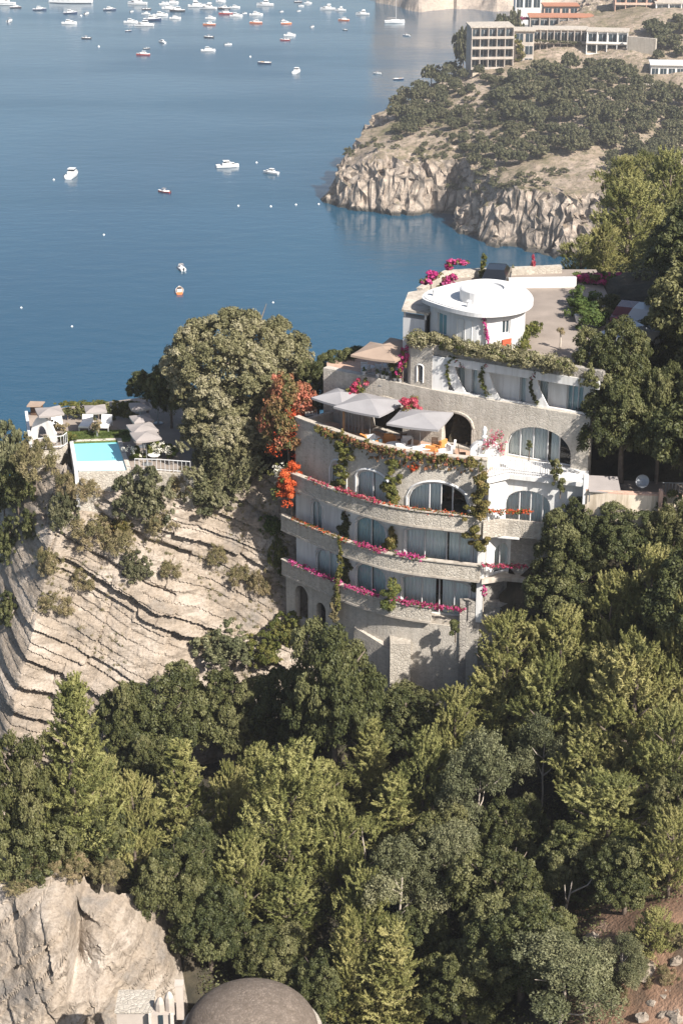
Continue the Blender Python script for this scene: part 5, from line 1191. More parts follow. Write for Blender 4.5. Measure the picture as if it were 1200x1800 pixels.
for x, y, n, l, s in ((490, 845, 1500, 'white-flowered oleander left of the red bush', 73), ):
    q = aty(x, y, 109); wo = empty('oleander', (0, 0, 0), 0, l, 'bush'); foliage_strip('flowers', [q + Vector((0, 0, -.8)), q + Vector((0, 0, .9))], .6, .6, 500, 'flower_white', .07, .6, s, wo); foliage_strip('leaves', [q + Vector((0, .1, -1)), q + Vector((0, .1, .9))], .7, .7, n, 'leaf_vine', .08, .35, s + 50, wo); MB().tube([q + Vector((0, .2, -2.4)), q], .05, 5).build('stem', 'bark', wo)
q = aty(545, 790, 109.4); rs = empty('climbing_rose', (0, 0, 0), 0, 'green climber with red flowers at the terrace corner', 'bush'); foliage_strip('leaves', [q + Vector((-.3, 0, -1.8)), q, q + Vector((.1, 0, 1.4))], .8, .8, 5200, 'leaf_green', .08, .5, 75, rs); foliage_strip('flowers', [q + Vector((-.8, -.4, -.8)), q + Vector((-.6, -.3, .9))], .8, .7, 900, 'flower_red', .06, .6, 76, rs); MB().tube([q + Vector((0, .2, -3)), q], .06, 5).build('stem', 'bark', rs)
q = aty(508, 765, 109.3); foliage_strip('flowers', [q + Vector((-.8, -.3, -1.0)), q + Vector((-.2, -.3, .2)), q + Vector((.4, -.3, 1.2)), q + Vector((-.3, -.2, 2.0))], 1.2, 1.0, 900, 'flower_red', .06, .6, 77, rs)
# white-flowered shrubs right of the pool
for x, y, l, s in ((240, 795, 'white-flowered shrub at the right corner of the pool', 81), (268, 790, 'white-flowered shrub in the middle right of the pool', 82), (300, 792, 'white-flowered shrub farthest right of the pool', 83)):
    q = atz(x, y, ZP + .5); o = empty('oleander', (0, 0, 0), 0, l, 'bush', 'oleanders by the pool'); foliage_strip('leaves', [q + Vector((-.4, 0, -.1)), q + Vector((.4, 0, .1))], .8, .8, 2600, 'leaf_green', .08, .4, s, o); foliage_strip('flowers', [q + Vector((-.4, -.25, .1)), q + Vector((.4, -.25, .25))], .75, .7, 260, 'flower_white', .06, .6, s + 9, o); MB().tube([q + Vector((0, 0, -.6)), q], .05, 5).build('stem', 'bark', o)

# ------------------------------------------------------------------ vines and flowers on the hotel
def on(cv, x, z, d): p = cv.at(cv.s_of_px(x, z), d); return Vector((p.x, p.y, z))
def flowers(name, pts, w_, h_, nf, nl, mat, label, seed, cat='flowers', lm='leaf_vine', L=.05):
    o = empty(name, (0, 0, 0), 0, label, cat); foliage_strip('flowers', pts, w_, h_, nf, mat, L, .65, seed, o); foliage_strip('leaves', [p + Vector((0, .04, -.05)) for p in pts], w_, h_, nl, lm, L * 1.1, .5, seed + 500, o); return o
for z, x0, x1, l, s in ((Z1 + 1.08, 508, 600, 'pink bougainvillea along the left of the lowest balcony', 101), (Z1 + 1.08, 604, 664, 'pink bougainvillea in the middle of the lowest balcony', 102), (Z1 + 1.08, 690, 815, 'pink bougainvillea along the right of the lowest balcony', 103),
    (Z2 + 1.08, 622, 676, 'pink bougainvillea in the middle of the second balcony', 104), (Z2 + 1.08, 694, 746, 'pink bougainvillea at the right of the second balcony', 105), (Z3 + 1.08, 590, 668, 'pink bougainvillea on the third balcony parapet', 106)):
    n = 8; flowers('bougainvillea', [on(cf, x0 + (x1 - x0) * i / n, z + .08, -.02) for i in range(n + 1)], .34, .26, 30 * int(x1 - x0) // 2, 9 * int(x1 - x0) // 2, 'flower_magenta' if z < Z3 else 'flower_crimson', l, s)
flowers('climber', [on(cf, 512 + i * 14, Z2 + 1.1, 0) for i in range(8)], .28, .25, 350, 1300, 'flower_red', 'green trailing climber on the left of the second balcony', 108, 'climber', 'leaf_vine')
flowers('climber', [on(cf, 672 + i * 22, Z3 + 1.1, 0) for i in range(8)], .26, .22, 350, 1500, 'flower_red', 'thin trailing climber on the right of the third balcony', 109, 'climber', 'leaf_vine')
flowers('climber', [on(cf, 540 + i * 10, Z3 + 1.1, 0) for i in range(5)], .26, .22, 300, 500, 'flower_crimson', 'thin reddish climber on the left of the third balcony', 110, 'climber', 'leaf_rust')
v = empty('terrace_vine', (0, 0, 0), 0, 'reddish green vine covering the umbrella terrace parapet', 'vine')
foliage_strip('leaves', [on(wt, 556 + i * 15, Z4 + .85 - .18 * (i % 3), -.12) for i in range(21)], .32, .5, 7500, 'leaf_vine', .06, .55, 111, v, clumps=170)
foliage_strip('leaves', [on(wt, 560 + i * 14, Z4 + .7, -.14) for i in range(20)], .3, .5, 6500, 'leaf_rust', .055, .55, 112, v, clumps=130)
foliage_strip('leaves', [on(wt, 640 + i * 10, Z4 + .25 - .25 * abs(math.sin(i)), -.08) for i in range(20)], .14, .3, 1800, 'leaf_rust', .05, .55, 113, v, clumps=60)
vc = ((603, Z4 + .4, Z3 + .3, .75, 'green vine column between the first and second arched windows of the third balcony', wf, -.25), (693, Z4 + .2, Z3 + .7, .75, 'green vine column left of the wide arched window', wf, -.3), (840, Z4 + .8, Z2 + 2.3, .85, 'long green vine falling from the umbrella terrace to the second balcony', cf, .1),
      (692, Z2 + 2.4, Z2 + .7, .65, 'green vine column on the second balcony right of the teal curtains', wf, -.35), (688, Z1 + 2.2, Z1 + .6, .7, 'bushy green vine hanging over the lowest balcony', cf, -.2), (608, Z2 + 2.6, Z2 + .3, .55, 'dark vine column on the second balcony', wf, -.1), (610, Z1 + 2.6, Z1 + .3, .55, 'dark vine column on the lowest balcony', wf, -.1), (598, Z2 + 1.0, Z1 - .6, .22, 'thin hanging vine on the left of the second balcony', cf, -.15), (592, Z1 + 1.0, Z1 - 1.6, .35, 'dry vine hanging below the lowest balcony', cf, -.2), (836, Z1 + 2.4, Z1 + .3, .8, 'dark leafy climber at the right end of the lowest balcony', wf, .1))
for i, (x, za, zb, w_, l, cv, d) in enumerate(vc):
    o = empty('vine', (0, 0, 0), 0, l, 'vine'); a, b = on(cv, x, za, d), on(cv, x, zb, d)
    foliage_strip('leaves', [a, a.lerp(b, .3) + Vector((.15, 0, 0)), a.lerp(b, .65) + Vector((-.12, 0, 0)), b], w_ * 1.15, .65, int(2600 * w_ * abs(za - zb)), 'leaf_oak' if 'dark' in l else ('leaf_dry' if 'dry' in l else 'leaf_vine'), .075, .5, 130 + i, o); MB().tube([a, b], .03, 5).build('stem', 'bark', o)
q = on(wt, 722, Z4 - .1, -.2); flowers('red_climber', [q, q + Vector((.5, 0, .1))], .3, .35, 350, 120, 'flower_red', 'small red flower clump above the wide arched window', 150)
for x, y, Y, w_, n, l, s, m in ((625, 688, 108.7, .7, 1400, 'crimson bougainvillea at the left corner of the upper terrace wall', 151, 'flower_crimson'), (722, 716, 105.9, 1.0, 2600, 'crimson bougainvillea between the terrace arches', 152, 'flower_crimson'), (708, 635, 107.8, .45, 900, 'purple bougainvillea beside the stone tower', 153, 'flower_magenta')):
    q = aty(x, y, Y); o = flowers('bougainvillea', [q + Vector((-.2, 0, -.6)), q + Vector((.1, 0, .6))], w_, .7, n, n // 2, m, l, s, 'bush', 'leaf_vine', .07); MB().tube([q + Vector((0, .1, -1.6)), q], .04, 5).build('stem', 'bark', o)
q = aty(870, 775, 101.7); flowers('climbing_rose', [q + Vector((-.7, 0, -.6)), q + Vector((-.2, 0, .2)), q + Vector((.3, .1, .4)), q + Vector((.35, .1, -.8))], .5, .5, 420, 260, 'flower_crimson', 'climbing rose on the rounded white wall', 155, 'climber')
q = aty(690, 645, 108.2); foliage_strip('potted_shrub', [q + Vector((0, 0, -.4)), q + Vector((0, 0, .2))], .8, .6, 1500, 'leaf_oak', .07, .5, 156, None, 'dark shrub on the upper dining terrace', 'shrub')
for i, (x, l, m, w_) in enumerate(((790, 'arching green creeper on the first white fin', 'leaf_vine', .22), (852, 'green creeper on the second white fin', 'leaf_vine', .26), (937, 'dark creeper on the third white fin', 'leaf_oak', .22))):
    q = lp.s_of_px(x, Z5 + 1); P = [lp.at(q - .55 * math.sin(t * math.pi / 1.15) + .3, -.05) for t in (0, .2, .4, .6, .8, 1)]
    pts = [Vector((p.x, p.y, Z5 + .7 + 2.0 * k / 5)) for k, p in enumerate(P)]
    if i == 0: pts = pts[1:] + [pts[-1] + Vector((.35, -.2, .05)), pts[-1] + Vector((.8, -.4, -.4))]
    o = empty('creeper', (0, 0, 0), 0, l, 'creeper'); foliage_strip('leaves', pts, w_, .3, 1100, m, .06, .5, 160 + i, o); foliage_strip('flowers', pts[-2:], w_, .2, 120, 'flower_crimson', .05, .6, 170 + i, o); MB().tube(pts, .025, 4).build('stem', 'bark', o)
# roof hedge and planting round the pavilion
hg = empty('roof_hedge', (0, 0, 0), 0, 'long green hedge along the edge of the hotel roof', 'hedge')
hp_ = [atz(x, y, Z6 + .45) for x, y in ((722, 596), (760, 596), (800, 604), (850, 614), (900, 624), (950, 634), (1000, 645))]
foliage_strip('leaves', hp_, 1.05, .75, 30000, 'leaf_round', .07, .5, 181, hg, clumps=300); foliage_strip('leaves', hp_, .9, .6, 5000, 'leaf_green', .07, .45, 182, hg, clumps=90)
for k in range(0, 7, 2): MB().tube([hp_[k] + Vector((0, 0, -.6)), hp_[k]], .06, 5).build('stem', 'bark', hg)
q = atz(925, 600, Z6); o = empty('court_hedge', (0, 0, 0), 0, 'yellow-green hedge between the pavilion and the court', 'hedge'); foliage_strip('leaves', [atz(921, 612, Z6 + .5), atz(922, 585, Z6 + .5), atz(945, 573, Z6 + .4)], .6, .7, 3600, 'leaf_vine', .07, .5, 183, o); MB().tube([q, q + Vector((0, 0, .4))], .05, 5).build('stem', 'bark', o)
for x, y, Y, n, l, s in ((757, 487, 116.5, 1400, 'magenta bougainvillea left behind the pavilion roof', 184), (795, 462, 123.5, 900, 'magenta bougainvillea spray highest behind the pavilion', 185), (788, 494, 115.8, 1000, 'magenta bougainvillea low behind the pavilion roof', 186)):
    q = aty(x, y, Y); pts = [q + Vector((-.5, 0, -.4)), q, q + Vector((.4, 0, .3))] if s != 185 else [q + Vector((-.3, 0, -.9)), q + Vector((-.2, 0, .1)), q + Vector((.4, 0, .1)), q + Vector((1.0, 0, -.05))]
    o = flowers('bougainvillea', pts, .65 if s != 185 else .45, .5 if s != 185 else .3, n, n // 2, 'flower_magenta', l, s, 'bush', 'leaf_vine', .08); MB().tube([q + Vector((0, .1, q.z * 0 - max(.4, q.z - Z6 + .3))), q], .04, 5).build('stem', 'bark', o)
for x, y, Y, h_, w_, l, m, nm in ((848, 468, 123.0, 1.5, .4, 'slim green cypress behind the pavilion drum', 'leaf_vine', 'cypress'), (937, 466, 124.5, 1.1, .28, 'slender shrub with red flowers on the far parapet', 'flower_crimson', 'flowering_shrub'), (900, 478, 124, .5, .25, 'small pale shrub on the far parapet', 'leaf_olive', 'shrub')):
    q = aty(x, y, Y); o = empty(nm, (0, 0, 0), 0, l, 'shrub'); foliage_strip('leaves', [q + Vector((0, 0, -h_ * .5)), q + Vector((0, 0, h_ * .6))], w_, .5, int(1200 * h_), m, .06, .5, 190 + int(x), o); MB().tube([Vector((q.x, q.y, Z6)), q], .045, 5).build('stem', 'bark_pale', o)
q = aty(855, 560, 105.2); o = flowers('bougainvillea', [aty(848, 556, 105.1), aty(853, 575, 105.1), aty(857, 598, 105.1)], .18, .3, 500, 150, 'flower_magenta', 'thin pink climber on the pavilion wall', 199, 'climber'); MB().tube([aty(857, 606, 105.2), aty(853, 556, 105.1)], .03, 4).build('stem', 'bark', o)
o = flowers('bougainvillea', [aty(1005, 500, 122.5), aty(1030, 487, 122), aty(1060, 486, 121.5), aty(1095, 492, 121)], 1.3, .6, 5200, 2000, 'flower_magenta', 'spreading magenta bougainvillea right behind the court', 200, 'bush', 'leaf_green', .1); MB().tube([(17.5, 122.3, 94.5), aty(1040, 492, 122)], .06, 5).build('stem', 'bark', o)
o = empty('court_shrub', (0, 0, 0), 0, 'green shrubs along the right side of the court', 'shrub'); foliage_strip('leaves', [atz(1020, 520, Z6 + .6), atz(1030, 545, Z6 + .6), atz(1040, 570, Z6 + .7)], 1.5, 1.0, 7000, 'leaf_green', .10, .5, 201, o); MB().tube([atz(1030, 550, Z6 - .5), atz(1030, 545, Z6 + .5)], .07, 5).build('stem', 'bark', o)
o = flowers('bougainvillea', [aty(845, 993, 99.5), aty(880, 995, 99.6), aty(925, 995, 99.2)], .3, .2, 900, 500, 'flower_crimson', 'dark crimson bougainvillea strip on the rough wall below the arched door', 202, 'flowers', 'leaf_oak')
q = aty(849, 1040, 99.2); o = flowers('bougainvillea', [q + Vector((0, 0, -.2)), q + Vector((0, 0, .3))], .25, .3, 350, 60, 'flower_magenta', 'pink standard flower at the right end of the lowest balcony', 203, 'flowers'); MB().tube([q + Vector((0, 0, -1.4)), q], .04, 5).build('stem', 'bark_pale', o)
for x, y, Y, w_, n, l, s in ((975, 822, 99.8, .6, 1400, 'dark green pot plant on the right balcony', 204), (985, 850, 99.6, .5, 900, 'green climber below the right balcony', 205), (800, 1105, 99.2, .7, 1500, 'dark shrub growing from the retaining wall', 206), (930, 783, 100.6, .28, 350, 'small dark potted tree in front of the big arched window', 207)):
    q = aty(x, y, Y); o = empty('plant', (0, 0, 0), 0, l, 'plant'); foliage_strip('leaves', [q + Vector((0, 0, -.3)), q + Vector((0, 0, .3))], w_, .6 if w_ > .3 else .2, n, 'leaf_oak', .075, .5, s, o); MB().tube([q + Vector((0, .05, -1.0)), q], .04, 5).build('stem', 'bark', o)
o = flowers('climber', [aty(860 + 10 * i, 898 + (i % 3), 99.9) for i in range(8)], .3, .22, 500, 900, 'flower_red', 'mixed climber on the parapet right of the long vine', 208, 'climber', 'leaf_vine')

for x, y, s_, l in ((-.2, 66.0, 1.15, 'oak added at the bottom edge to shade the dome'), (-7.6, 61.5, 1.3, 'oak added below the bottom edge to shade the lower left rock')): plant('oak', (x, y, Hp0(x, y) - .2), s_, s_ * 1.45, l, 'tree', FT)  # oaks added at and below the bottom edge to throw shade
# bare dead trees
def dead_tree(px, py0, py1, label, seed):
    rng = random.Random(seed)
    for k in range(200):
        p = aty(px, py0, 62 + k * .2)
        if p.z < Hp0(p.x, p.y) + .3: break
    s = pxm(p); h = (py0 - py1) / (s * .85); o = empty('dead_tree', (p.x, p.y, p.z - .3), 0, label, 'dead tree', 'dead trees')
    mb = MB(); pts = [Vector((0, 0, 0))]; x = 0
    for i in range(5): x += rng.uniform(-.12, .2) * h * .3; pts.append(Vector((x, rng.uniform(-.1, .1), h * (i + 1) / 5)))
    mb.tube(pts, [.1, .09, .075, .06, .045, .02], 6); mb.build('trunk', 'bark_pale', o, True)
    for k in range(5):
        i = 1 + k % 4; q = rng.uniform(0, 6.28); l = h * rng.uniform(.3, .55); a = pts[i]; b = a + Vector((math.cos(q) * l * .6, math.sin(q) * l * .3, l * .4)); c = b + Vector((math.cos(q) * l * .25, math.sin(q) * .1, l * .45)); MB().tube([a, b, c], [.05, .035, .012], 5).build('branch', 'bark_pale', o, True)
dead_tree(890, 1620, 1520, 'bare pale dead tree in the lower right, left of two', 1); dead_tree(985, 1640, 1540, 'bare pale dead tree in the lower right, right of two', 2); dead_tree(640, 1570, 1440, 'bare leaning pale trunk right of the biggest central pine', 3); dead_tree(945, 1720, 1620, 'pale forked trunk near the bottom right', 4)
# rocks on the red earth
for i, (x, y, w_) in enumerate(((1060, 1690, 60), (1120, 1660, 55), (1175, 1720, 50), (1090, 1755, 50), (1150, 1735, 40), (1195, 1650, 50), (1040, 1730, 50))): T('dry', x, y, w_, w_ * .75, 'dry brush on the red slope, ' + ['left of the small olive', 'below the young pine', 'above the stone row', 'at the left of the stone row', 'between the boulders', 'at the right edge', 'beside the forked trunk'][i], 'shrub', 'dry brush on the red slope', clear=0)
rng = random.Random(5)
rs_ = []
for i, (x, y, d) in enumerate(((1040, 1650, 34), (1140, 1705, 60), (1105, 1745, 40), (1150, 1765, 34), (1175, 1750, 36), (1190, 1790, 44), (1130, 1790, 30), (1165, 1785, 26), (1060, 1640, 24), (845, 1790, 36), (1190, 1690, 30), (1080, 1770, 26))):
    for k in range(200):
        p = aty(x, y, 62 + k * .2)
        if p.z < Hp0(p.x, p.y) + .1: break
    r = d / pxm(p) / 2; mb = MB(); mb.lathe([(r * .55, -r * .45), (r, -r * .1), (r * .92, r * .25), (r * .5, r * .5), (.02, r * .56)], (0, 0, 0), 9)
    mb.v = [(a * (1 + rng.uniform(-.22, .22)), b * .8 * (1 + rng.uniform(-.22, .22)), c * (1 + rng.uniform(-.3, .3))) for a, b, c in mb.v]
    o = mb.build('boulder', 'limestone', None, False, 'pale boulder on the red earth, number'.replace(', number', '') + [' beside the dead tree', ', largest and flattest at the lower right', ' above the white stone row', ' in the middle of the stone row', ' at the upper end of the stone row', ' at the right bottom corner', ' at the lower left end of the stone row', ', smallest in the stone row', ' just right of the dead tree', ' at the bottom edge under the dark oak', ' at the right edge above the stone row', ' left of the stone row'][i], 'boulder', 'boulders on the red earth'); o.location = p; o.rotation_euler = (0, 0, i)
# undergrowth on the wood floor: too dense to count
rng = np.random.default_rng(9); n = 2100; X = rng.uniform(-20, 36, n); Y = rng.uniform(58, 99, n); Zg = Hn(X, Y)
keep = ~((X < -8.5) & (Y < 82)) & ~((X > 12.5) & (X < 19.5) & (Y < 76)) ; X, Y, Zg = X[keep], Y[keep], Zg[keep]
k = rng.integers(0, len(X), 140000); d = sph(rng, len(k), -.2); r = rng.uniform(.5, 1.4, len(X))[k]
P = np.stack([X[k], Y[k], Zg[k]], -1) + d * (r * (1 - .4 * rng.random(len(k))))[:, None]
V = leaves(P, d + np.array([0, 0, .3]), .075, .5, rng, .5); g = np.clip(rng.random(len(X))[k] * .7 + .3 * rng.random(len(k)), 0, 1)
tag(link(bpy.data.objects.new('undergrowth', np_mesh('undergrowth', V, np.arange(len(V)).reshape(-1, 4), 'leaf_oak', False, np.repeat(g, 4)))), 'dark tangled undergrowth on the floor of the wood', 'undergrowth', None, 'stuff')
rng = np.random.default_rng(19); n = 260; X = rng.uniform(14, 60, n); Y = rng.uniform(100, 205, n); Zg = Hn(X, Y); keep = ~((X < 18.8) & (Y < 126.5)) & ~((X < 22) & (Y < 102.5)); X, Y, Zg = X[keep], Y[keep], Zg[keep]
k = rng.integers(0, len(X), 60000); d = sph(rng, len(k), -.2); r = rng.uniform(.8, 2.0, len(X))[k]
P = np.stack([X[k], Y[k], Zg[k]], -1) + d * (r * (1 - .4 * rng.random(len(k))))[:, None]
V = leaves(P, d + np.array([0, 0, .3]), .11, .5, rng, .5); g = np.clip(rng.random(len(X))[k] * .7 + .3 * rng.random(len(k)), 0, 1)
tag(link(bpy.data.objects.new('hillside_scrub', np_mesh('hillside_scrub', V, np.arange(len(V)).reshape(-1, 4), 'leaf_oak', False, np.repeat(g, 4)))), 'dense dark scrub covering the right hillside', 'scrub', None, 'stuff')
# ------------------------------------------------------------------ headland trees
ORD = ['first', 'second', 'third', 'fourth', 'fifth', 'sixth', 'seventh', 'eighth', 'ninth', 'tenth', 'eleventh', 'twelfth', 'thirteenth', 'fourteenth', 'fifteenth', 'sixteenth', 'seventeenth', 'eighteenth', 'nineteenth', 'twentieth', 'twenty-first', 'twenty-second', 'twenty-third', 'twenty-fourth', 'twenty-fifth', 'twenty-sixth', 'twenty-seventh', 'twenty-eighth', 'twenty-ninth', 'thirtieth']
ORD += ['thirty-' + q for q in ORD[:9]] + ['fortieth'] + ['forty-' + q for q in ORD[:9]]
def ordinal(i, n):
    if i == 0: return 'leftmost'
    if i == n - 1: return 'rightmost'
    return (ORD[i] if i < len(ORD) else 'far right') + ' from left'
def head_hit(px, py):
    Y = np.arange(490, 760, 1.0); d = ray(px, py); X = d[0] / d[1] * Y; Zr = CZ + d[2] / d[1] * Y; H = head_z(X, Y); k = np.argmax(Zr <= H)
    return None if Zr[k] > H[k] else Vector((X[k], Y[k], H[k]))
rng = random.Random(31); spots = []
# dense belts of trees and thinner scrub, as pixel polygons on the headland
zones = [(((692, 175), (735, 140), (805, 105), (850, 130), (800, 165), (770, 200), (735, 250), (690, 240)), 34, 30, 'head', 'dark tree on the seaward headland ridge'),
         (((900, 160), (1000, 115), (1130, 150), (1200, 170), (1200, 260), (1120, 290), (1040, 270), (960, 280), (860, 310), (830, 290), (900, 250), (880, 190)), 100, 34, 'head', 'olive-green tree on the upper headland slope'),
         (((770, 190), (880, 130), (900, 230), (840, 270), (780, 280)), 30, 22, 'head', 'mid-size tree on the open headland slope'),
         (((1050, 290), (1200, 250), (1200, 330), (1080, 330)), 14, 34, 'head', 'tree on the headland slope above the near pines'),
         (((1140, 60), (1200, 40), (1200, 110), (1150, 115)), 9, 32, 'head', 'dark tree at the right edge above the white house'),
         (((600, 285), (650, 225), (700, 235), (740, 270), (640, 265)), 9, 18, 'headlow', 'small shrub on the headland cliff tip'),
         (((760, 210), (880, 140), (900, 250), (820, 300), (740, 300), (720, 280)), 105, 14, 'headlow', 'small shrub on the bare headland slope'),
         (((780, 330), (860, 300), (1000, 300), (960, 345), (860, 340), (800, 350)), 34, 17, 'headlow', 'small shrub above the nearer headland cliff')]
for poly, n, size, key, lab_ in zones:
    xs_ = [p[0] for p in poly]; ys_ = [p[1] for p in poly]; got = []; tries = 0
    while len(got) < n and tries < 4000:
        tries += 1; x, y = rng.uniform(min(xs_), max(xs_)), rng.uniform(min(ys_), max(ys_))
        if not bool(inside(poly, np.array([x]), np.array([y]))[0]): continue
        if any((x - a) ** 2 + ((y - b) * 1.6) ** 2 < (size * .62) ** 2 for a, b in got): continue
        got.append((x, y))
    got.sort(); rows = {}
    for x, y in got: rows.setdefault(int((y - min(ys_)) / max(1, (max(ys_) - min(ys_) + 1)) * 4), []).append((x, y))
    for r in sorted(rows):
        L = sorted(rows[r]); band_ = ['highest row', 'second row down', 'third row down', 'lowest row'][min(3, r)]
        for i, (x, y) in enumerate(L):
            h = head_hit(x, y)
            if h is None: continue
            s = pxm(h); sz = size * rng.uniform(.75, 1.35) / s / (2 * PROTO[key][3])
            plant(key, (h.x, h.y, h.z - .15), sz, sz * rng.uniform(.85, 1.25), '%s, %s, %s' % (lab_, ordinal(i, len(L)), band_), 'tree' if key == 'head' else 'shrub', 'trees on the headland' if key == 'head' else 'shrubs on the headland')
# umbrella pines behind the headland hotel
for x, y, w_, Y, l in ((815, 46, 44, 655, 'flat-topped pine left above the headland hotel'), (884, 30, 40, 665, 'round pine standing behind the headland hotel'), (905, 20, 30, 690, 'small pine behind the headland hotel, rightmost of three')):
    p = aty(x, y, Y); s = pxm(p); sx = w_ / s / 2 / 2.6; g = Hh(p.x, p.y); o = plant('head', (p.x, p.y, min(g, p.z - 5)), sx, max(.8, (p.z - min(g, p.z - 5) + 1.2) / 3.9), l, 'tree', 'pines by the headland hotel')

# ------------------------------------------------------------------ houses on the headland
def far_house(name, label, x0, x1, ytop, ybase, Y, depth, storeys, mat, bays, rot=0.0, balc=True, roofm='slab_edge', wmat='glass_dark', cat='building'):
    a, b = aty(x0, ybase, Y), aty(x1, ybase, Y); s = pxm(a); W = (x1 - x0) / s; Ht = (ybase - ytop) / (s * .975); fh = Ht / storeys
    o = empty(name, ((a.x + b.x) / 2, Y, a.z), rot, label, cat)
    MB().box((0, depth / 2, Ht / 2 - 3), (W, depth, Ht + 6)).build('wall', mat, o)
    MB().box((0, depth / 2 - .3, Ht + .2), (W + .8, depth + 1.0, .4)).build('roof', roofm, o)
    for f in range(storeys):
        z = f * fh
        if balc:
            MB().box((0, -1.1, z + .02), (W + .3, 2.2, .22)).build('balcony_slab', 'slab_edge', o); MB().box((0, -2.14, z + .45), (W + .3, .12, .64)).build('balcony_parapet', mat, o)
        bw = W / bays
        for k in range(bays):
            cx = -W / 2 + bw * (k + .5); wd = MB().box((cx, -.03, z + fh * .47), (bw * .74, .1, fh * .66)).build('window', wmat, o)
            mb = MB(); mb.box((cx, -.11, z + fh * .47), (.1, .06, fh * .66)); mb.box((cx, -.11, z + fh * .82), (bw * .78, .06, .1)); mb.build('frame', 'paint_white', wd)
        if balc:
            for k in range(bays + 1): MB().box((-W / 2 + bw * k, -1.05, z + fh * .5), (.26, 2.0, fh - .3)).build('pier', mat, o)
    return o
far_house('headland_hotel', 'four-storey beige hotel with balconies on the end of the headland', 826, 899, 52, 120, 622, 12, 4, 'far_wall', 5, R(4))
far_house('ivy_house', 'ivy-grown narrow building right of the beige headland hotel', 902, 936, 58, 120, 630, 8, 3, 'far_wall', 2, R(-3), False)
far_house('long_villa', 'long white villa with blue-shaded windows on the headland', 936, 1030, 55, 98, 640, 8, 2, 'far_wall', 8, R(-4), True, 'slab_edge', 'glass_dark')
far_house('long_villa', 'white terraced wing right of the long headland villa', 1030, 1100, 58, 96, 634, 8, 2, 'plaster', 4, R(-10), True, 'slab_edge', 'glass_dark')
far_house('terrace_house', 'pale terrace building with parapet above the long villa', 930, 1080, 32, 55, 662, 9, 1, 'far_wall', 9, R(-2), True, 'tile_roof')
far_house('pink_house', 'pinkish two-storey house at the top right', 1078, 1150, -8, 44, 668, 10, 3, 'pink_wall', 4, R(-4), True, 'tile_roof')
far_house('terracotta_house', 'low terracotta house left of the pinkish house', 955, 1015, 12, 30, 690, 8, 1, 'pink_wall', 4, 0, False, 'tile_roof')
far_house('white_cottage', 'white house with dark windows at the top right corner', 1150, 1215, 8, 40, 662, 9, 2, 'plaster', 3, R(-5), True)
far_house('white_house', 'white flat-roofed house among trees at the right edge', 1142, 1215, 116, 146, 604, 9, 1, 'plaster', 5, R(-6), False, 'plaster')
far_house('grey_hut', 'small grey hut below the white flat-roofed house', 1122, 1150, 150, 166, 596, 5, 1, 'cream_wall', 2, R(-6), False)
far_house('blue_house', 'small bluish house at the top edge left of the terracotta house', 905, 950, -4, 16, 725, 8, 1, 'plaster', 3, 0, False, 'tile_roof', 'glass_dark')
p = aty(845, 125, 621); foliage_strip('ivy', [aty(905, 70, 629), aty(915, 85, 629), aty(912, 105, 629)], 2.0, 2.5, 1400, 'leaf_vine', .35, .6, 301, None, 'yellow-green ivy on the narrow building of the headland', 'ivy')
foliage_strip('hedge', [aty(940, 72, 637), aty(980, 73, 637), aty(1020, 76, 637)], .8, .8, 900, 'leaf_head', .3, .6, 302, None, 'hedge on the balcony line of the long villa', 'hedge')
foliage_strip('bougainvillea', [aty(915, 32, 668), aty(935, 33, 666)], 1.2, .8, 350, 'flower_magenta', .3, .6, 303, None, 'distant magenta bougainvillea beside the terrace building', 'bush')
a, b = aty(830, 122, 620.5), aty(905, 124, 620.5); arcwall(Curve(straight([(a.x, a.y), (b.x, b.y)], 4)), a.z - 9, a.z + .3, 1.0).build('retaining_wall', 'cream_wall', None, False, 'pale retaining wall under the headland hotel', 'wall')
a, b = aty(1100, 100, 628), aty(1150, 96, 622); arcwall(Curve(straight([(a.x, a.y), (b.x, b.y)], 4)), a.z - 3, a.z + 7, 1.0).build('retaining_wall', 'stone_pale', None, False, 'pale road wall right of the white villas', 'wall')

# ------------------------------------------------------------------ boats
def boat_mesh_hull(L, B, Hh_):
    mb = MB(); st = []; n = 9
    for i in range(n):
        t = i / (n - 1); w_ = B / 2 * (1 - max(0, (t - .45) / .55) ** 2.0) if t > .45 else B / 2 * (.86 + .14 * t / .45); sh = Hh_ * (1 + .35 * t * t); x = (t - .5) * L
        st.append([(x, -w_, sh), (x + .02 * L * t, -w_ * .82, .12), (x, 0, -.25), (x + .02 * L * t, w_ * .82, .12), (x, w_, sh)])
    for A, B_ in zip(st, st[1:]):
        for k in range(4): mb.quad(A[k], A[k + 1], B_[k + 1], B_[k])
    mb.add(st[0], [(4, 3, 2, 1, 0)])
    dk = MB()
    for A, B_ in zip(st, st[1:]): dk.quad((A[0][0], A[0][1] * .9, A[0][2] - .12), (B_[0][0], B_[0][1] * .9, B_[0][2] - .12), (B_[4][0], B_[4][1] * .9, B_[4][2] - .12), (A[4][0], A[4][1] * .9, A[4][2] - .12))
    rl = MB(); rl.tube([s[0] for s in st] + [s[4] for s in st[::-1]], .06 * B / 2, 4)
    return mb, dk, rl
BP = {}
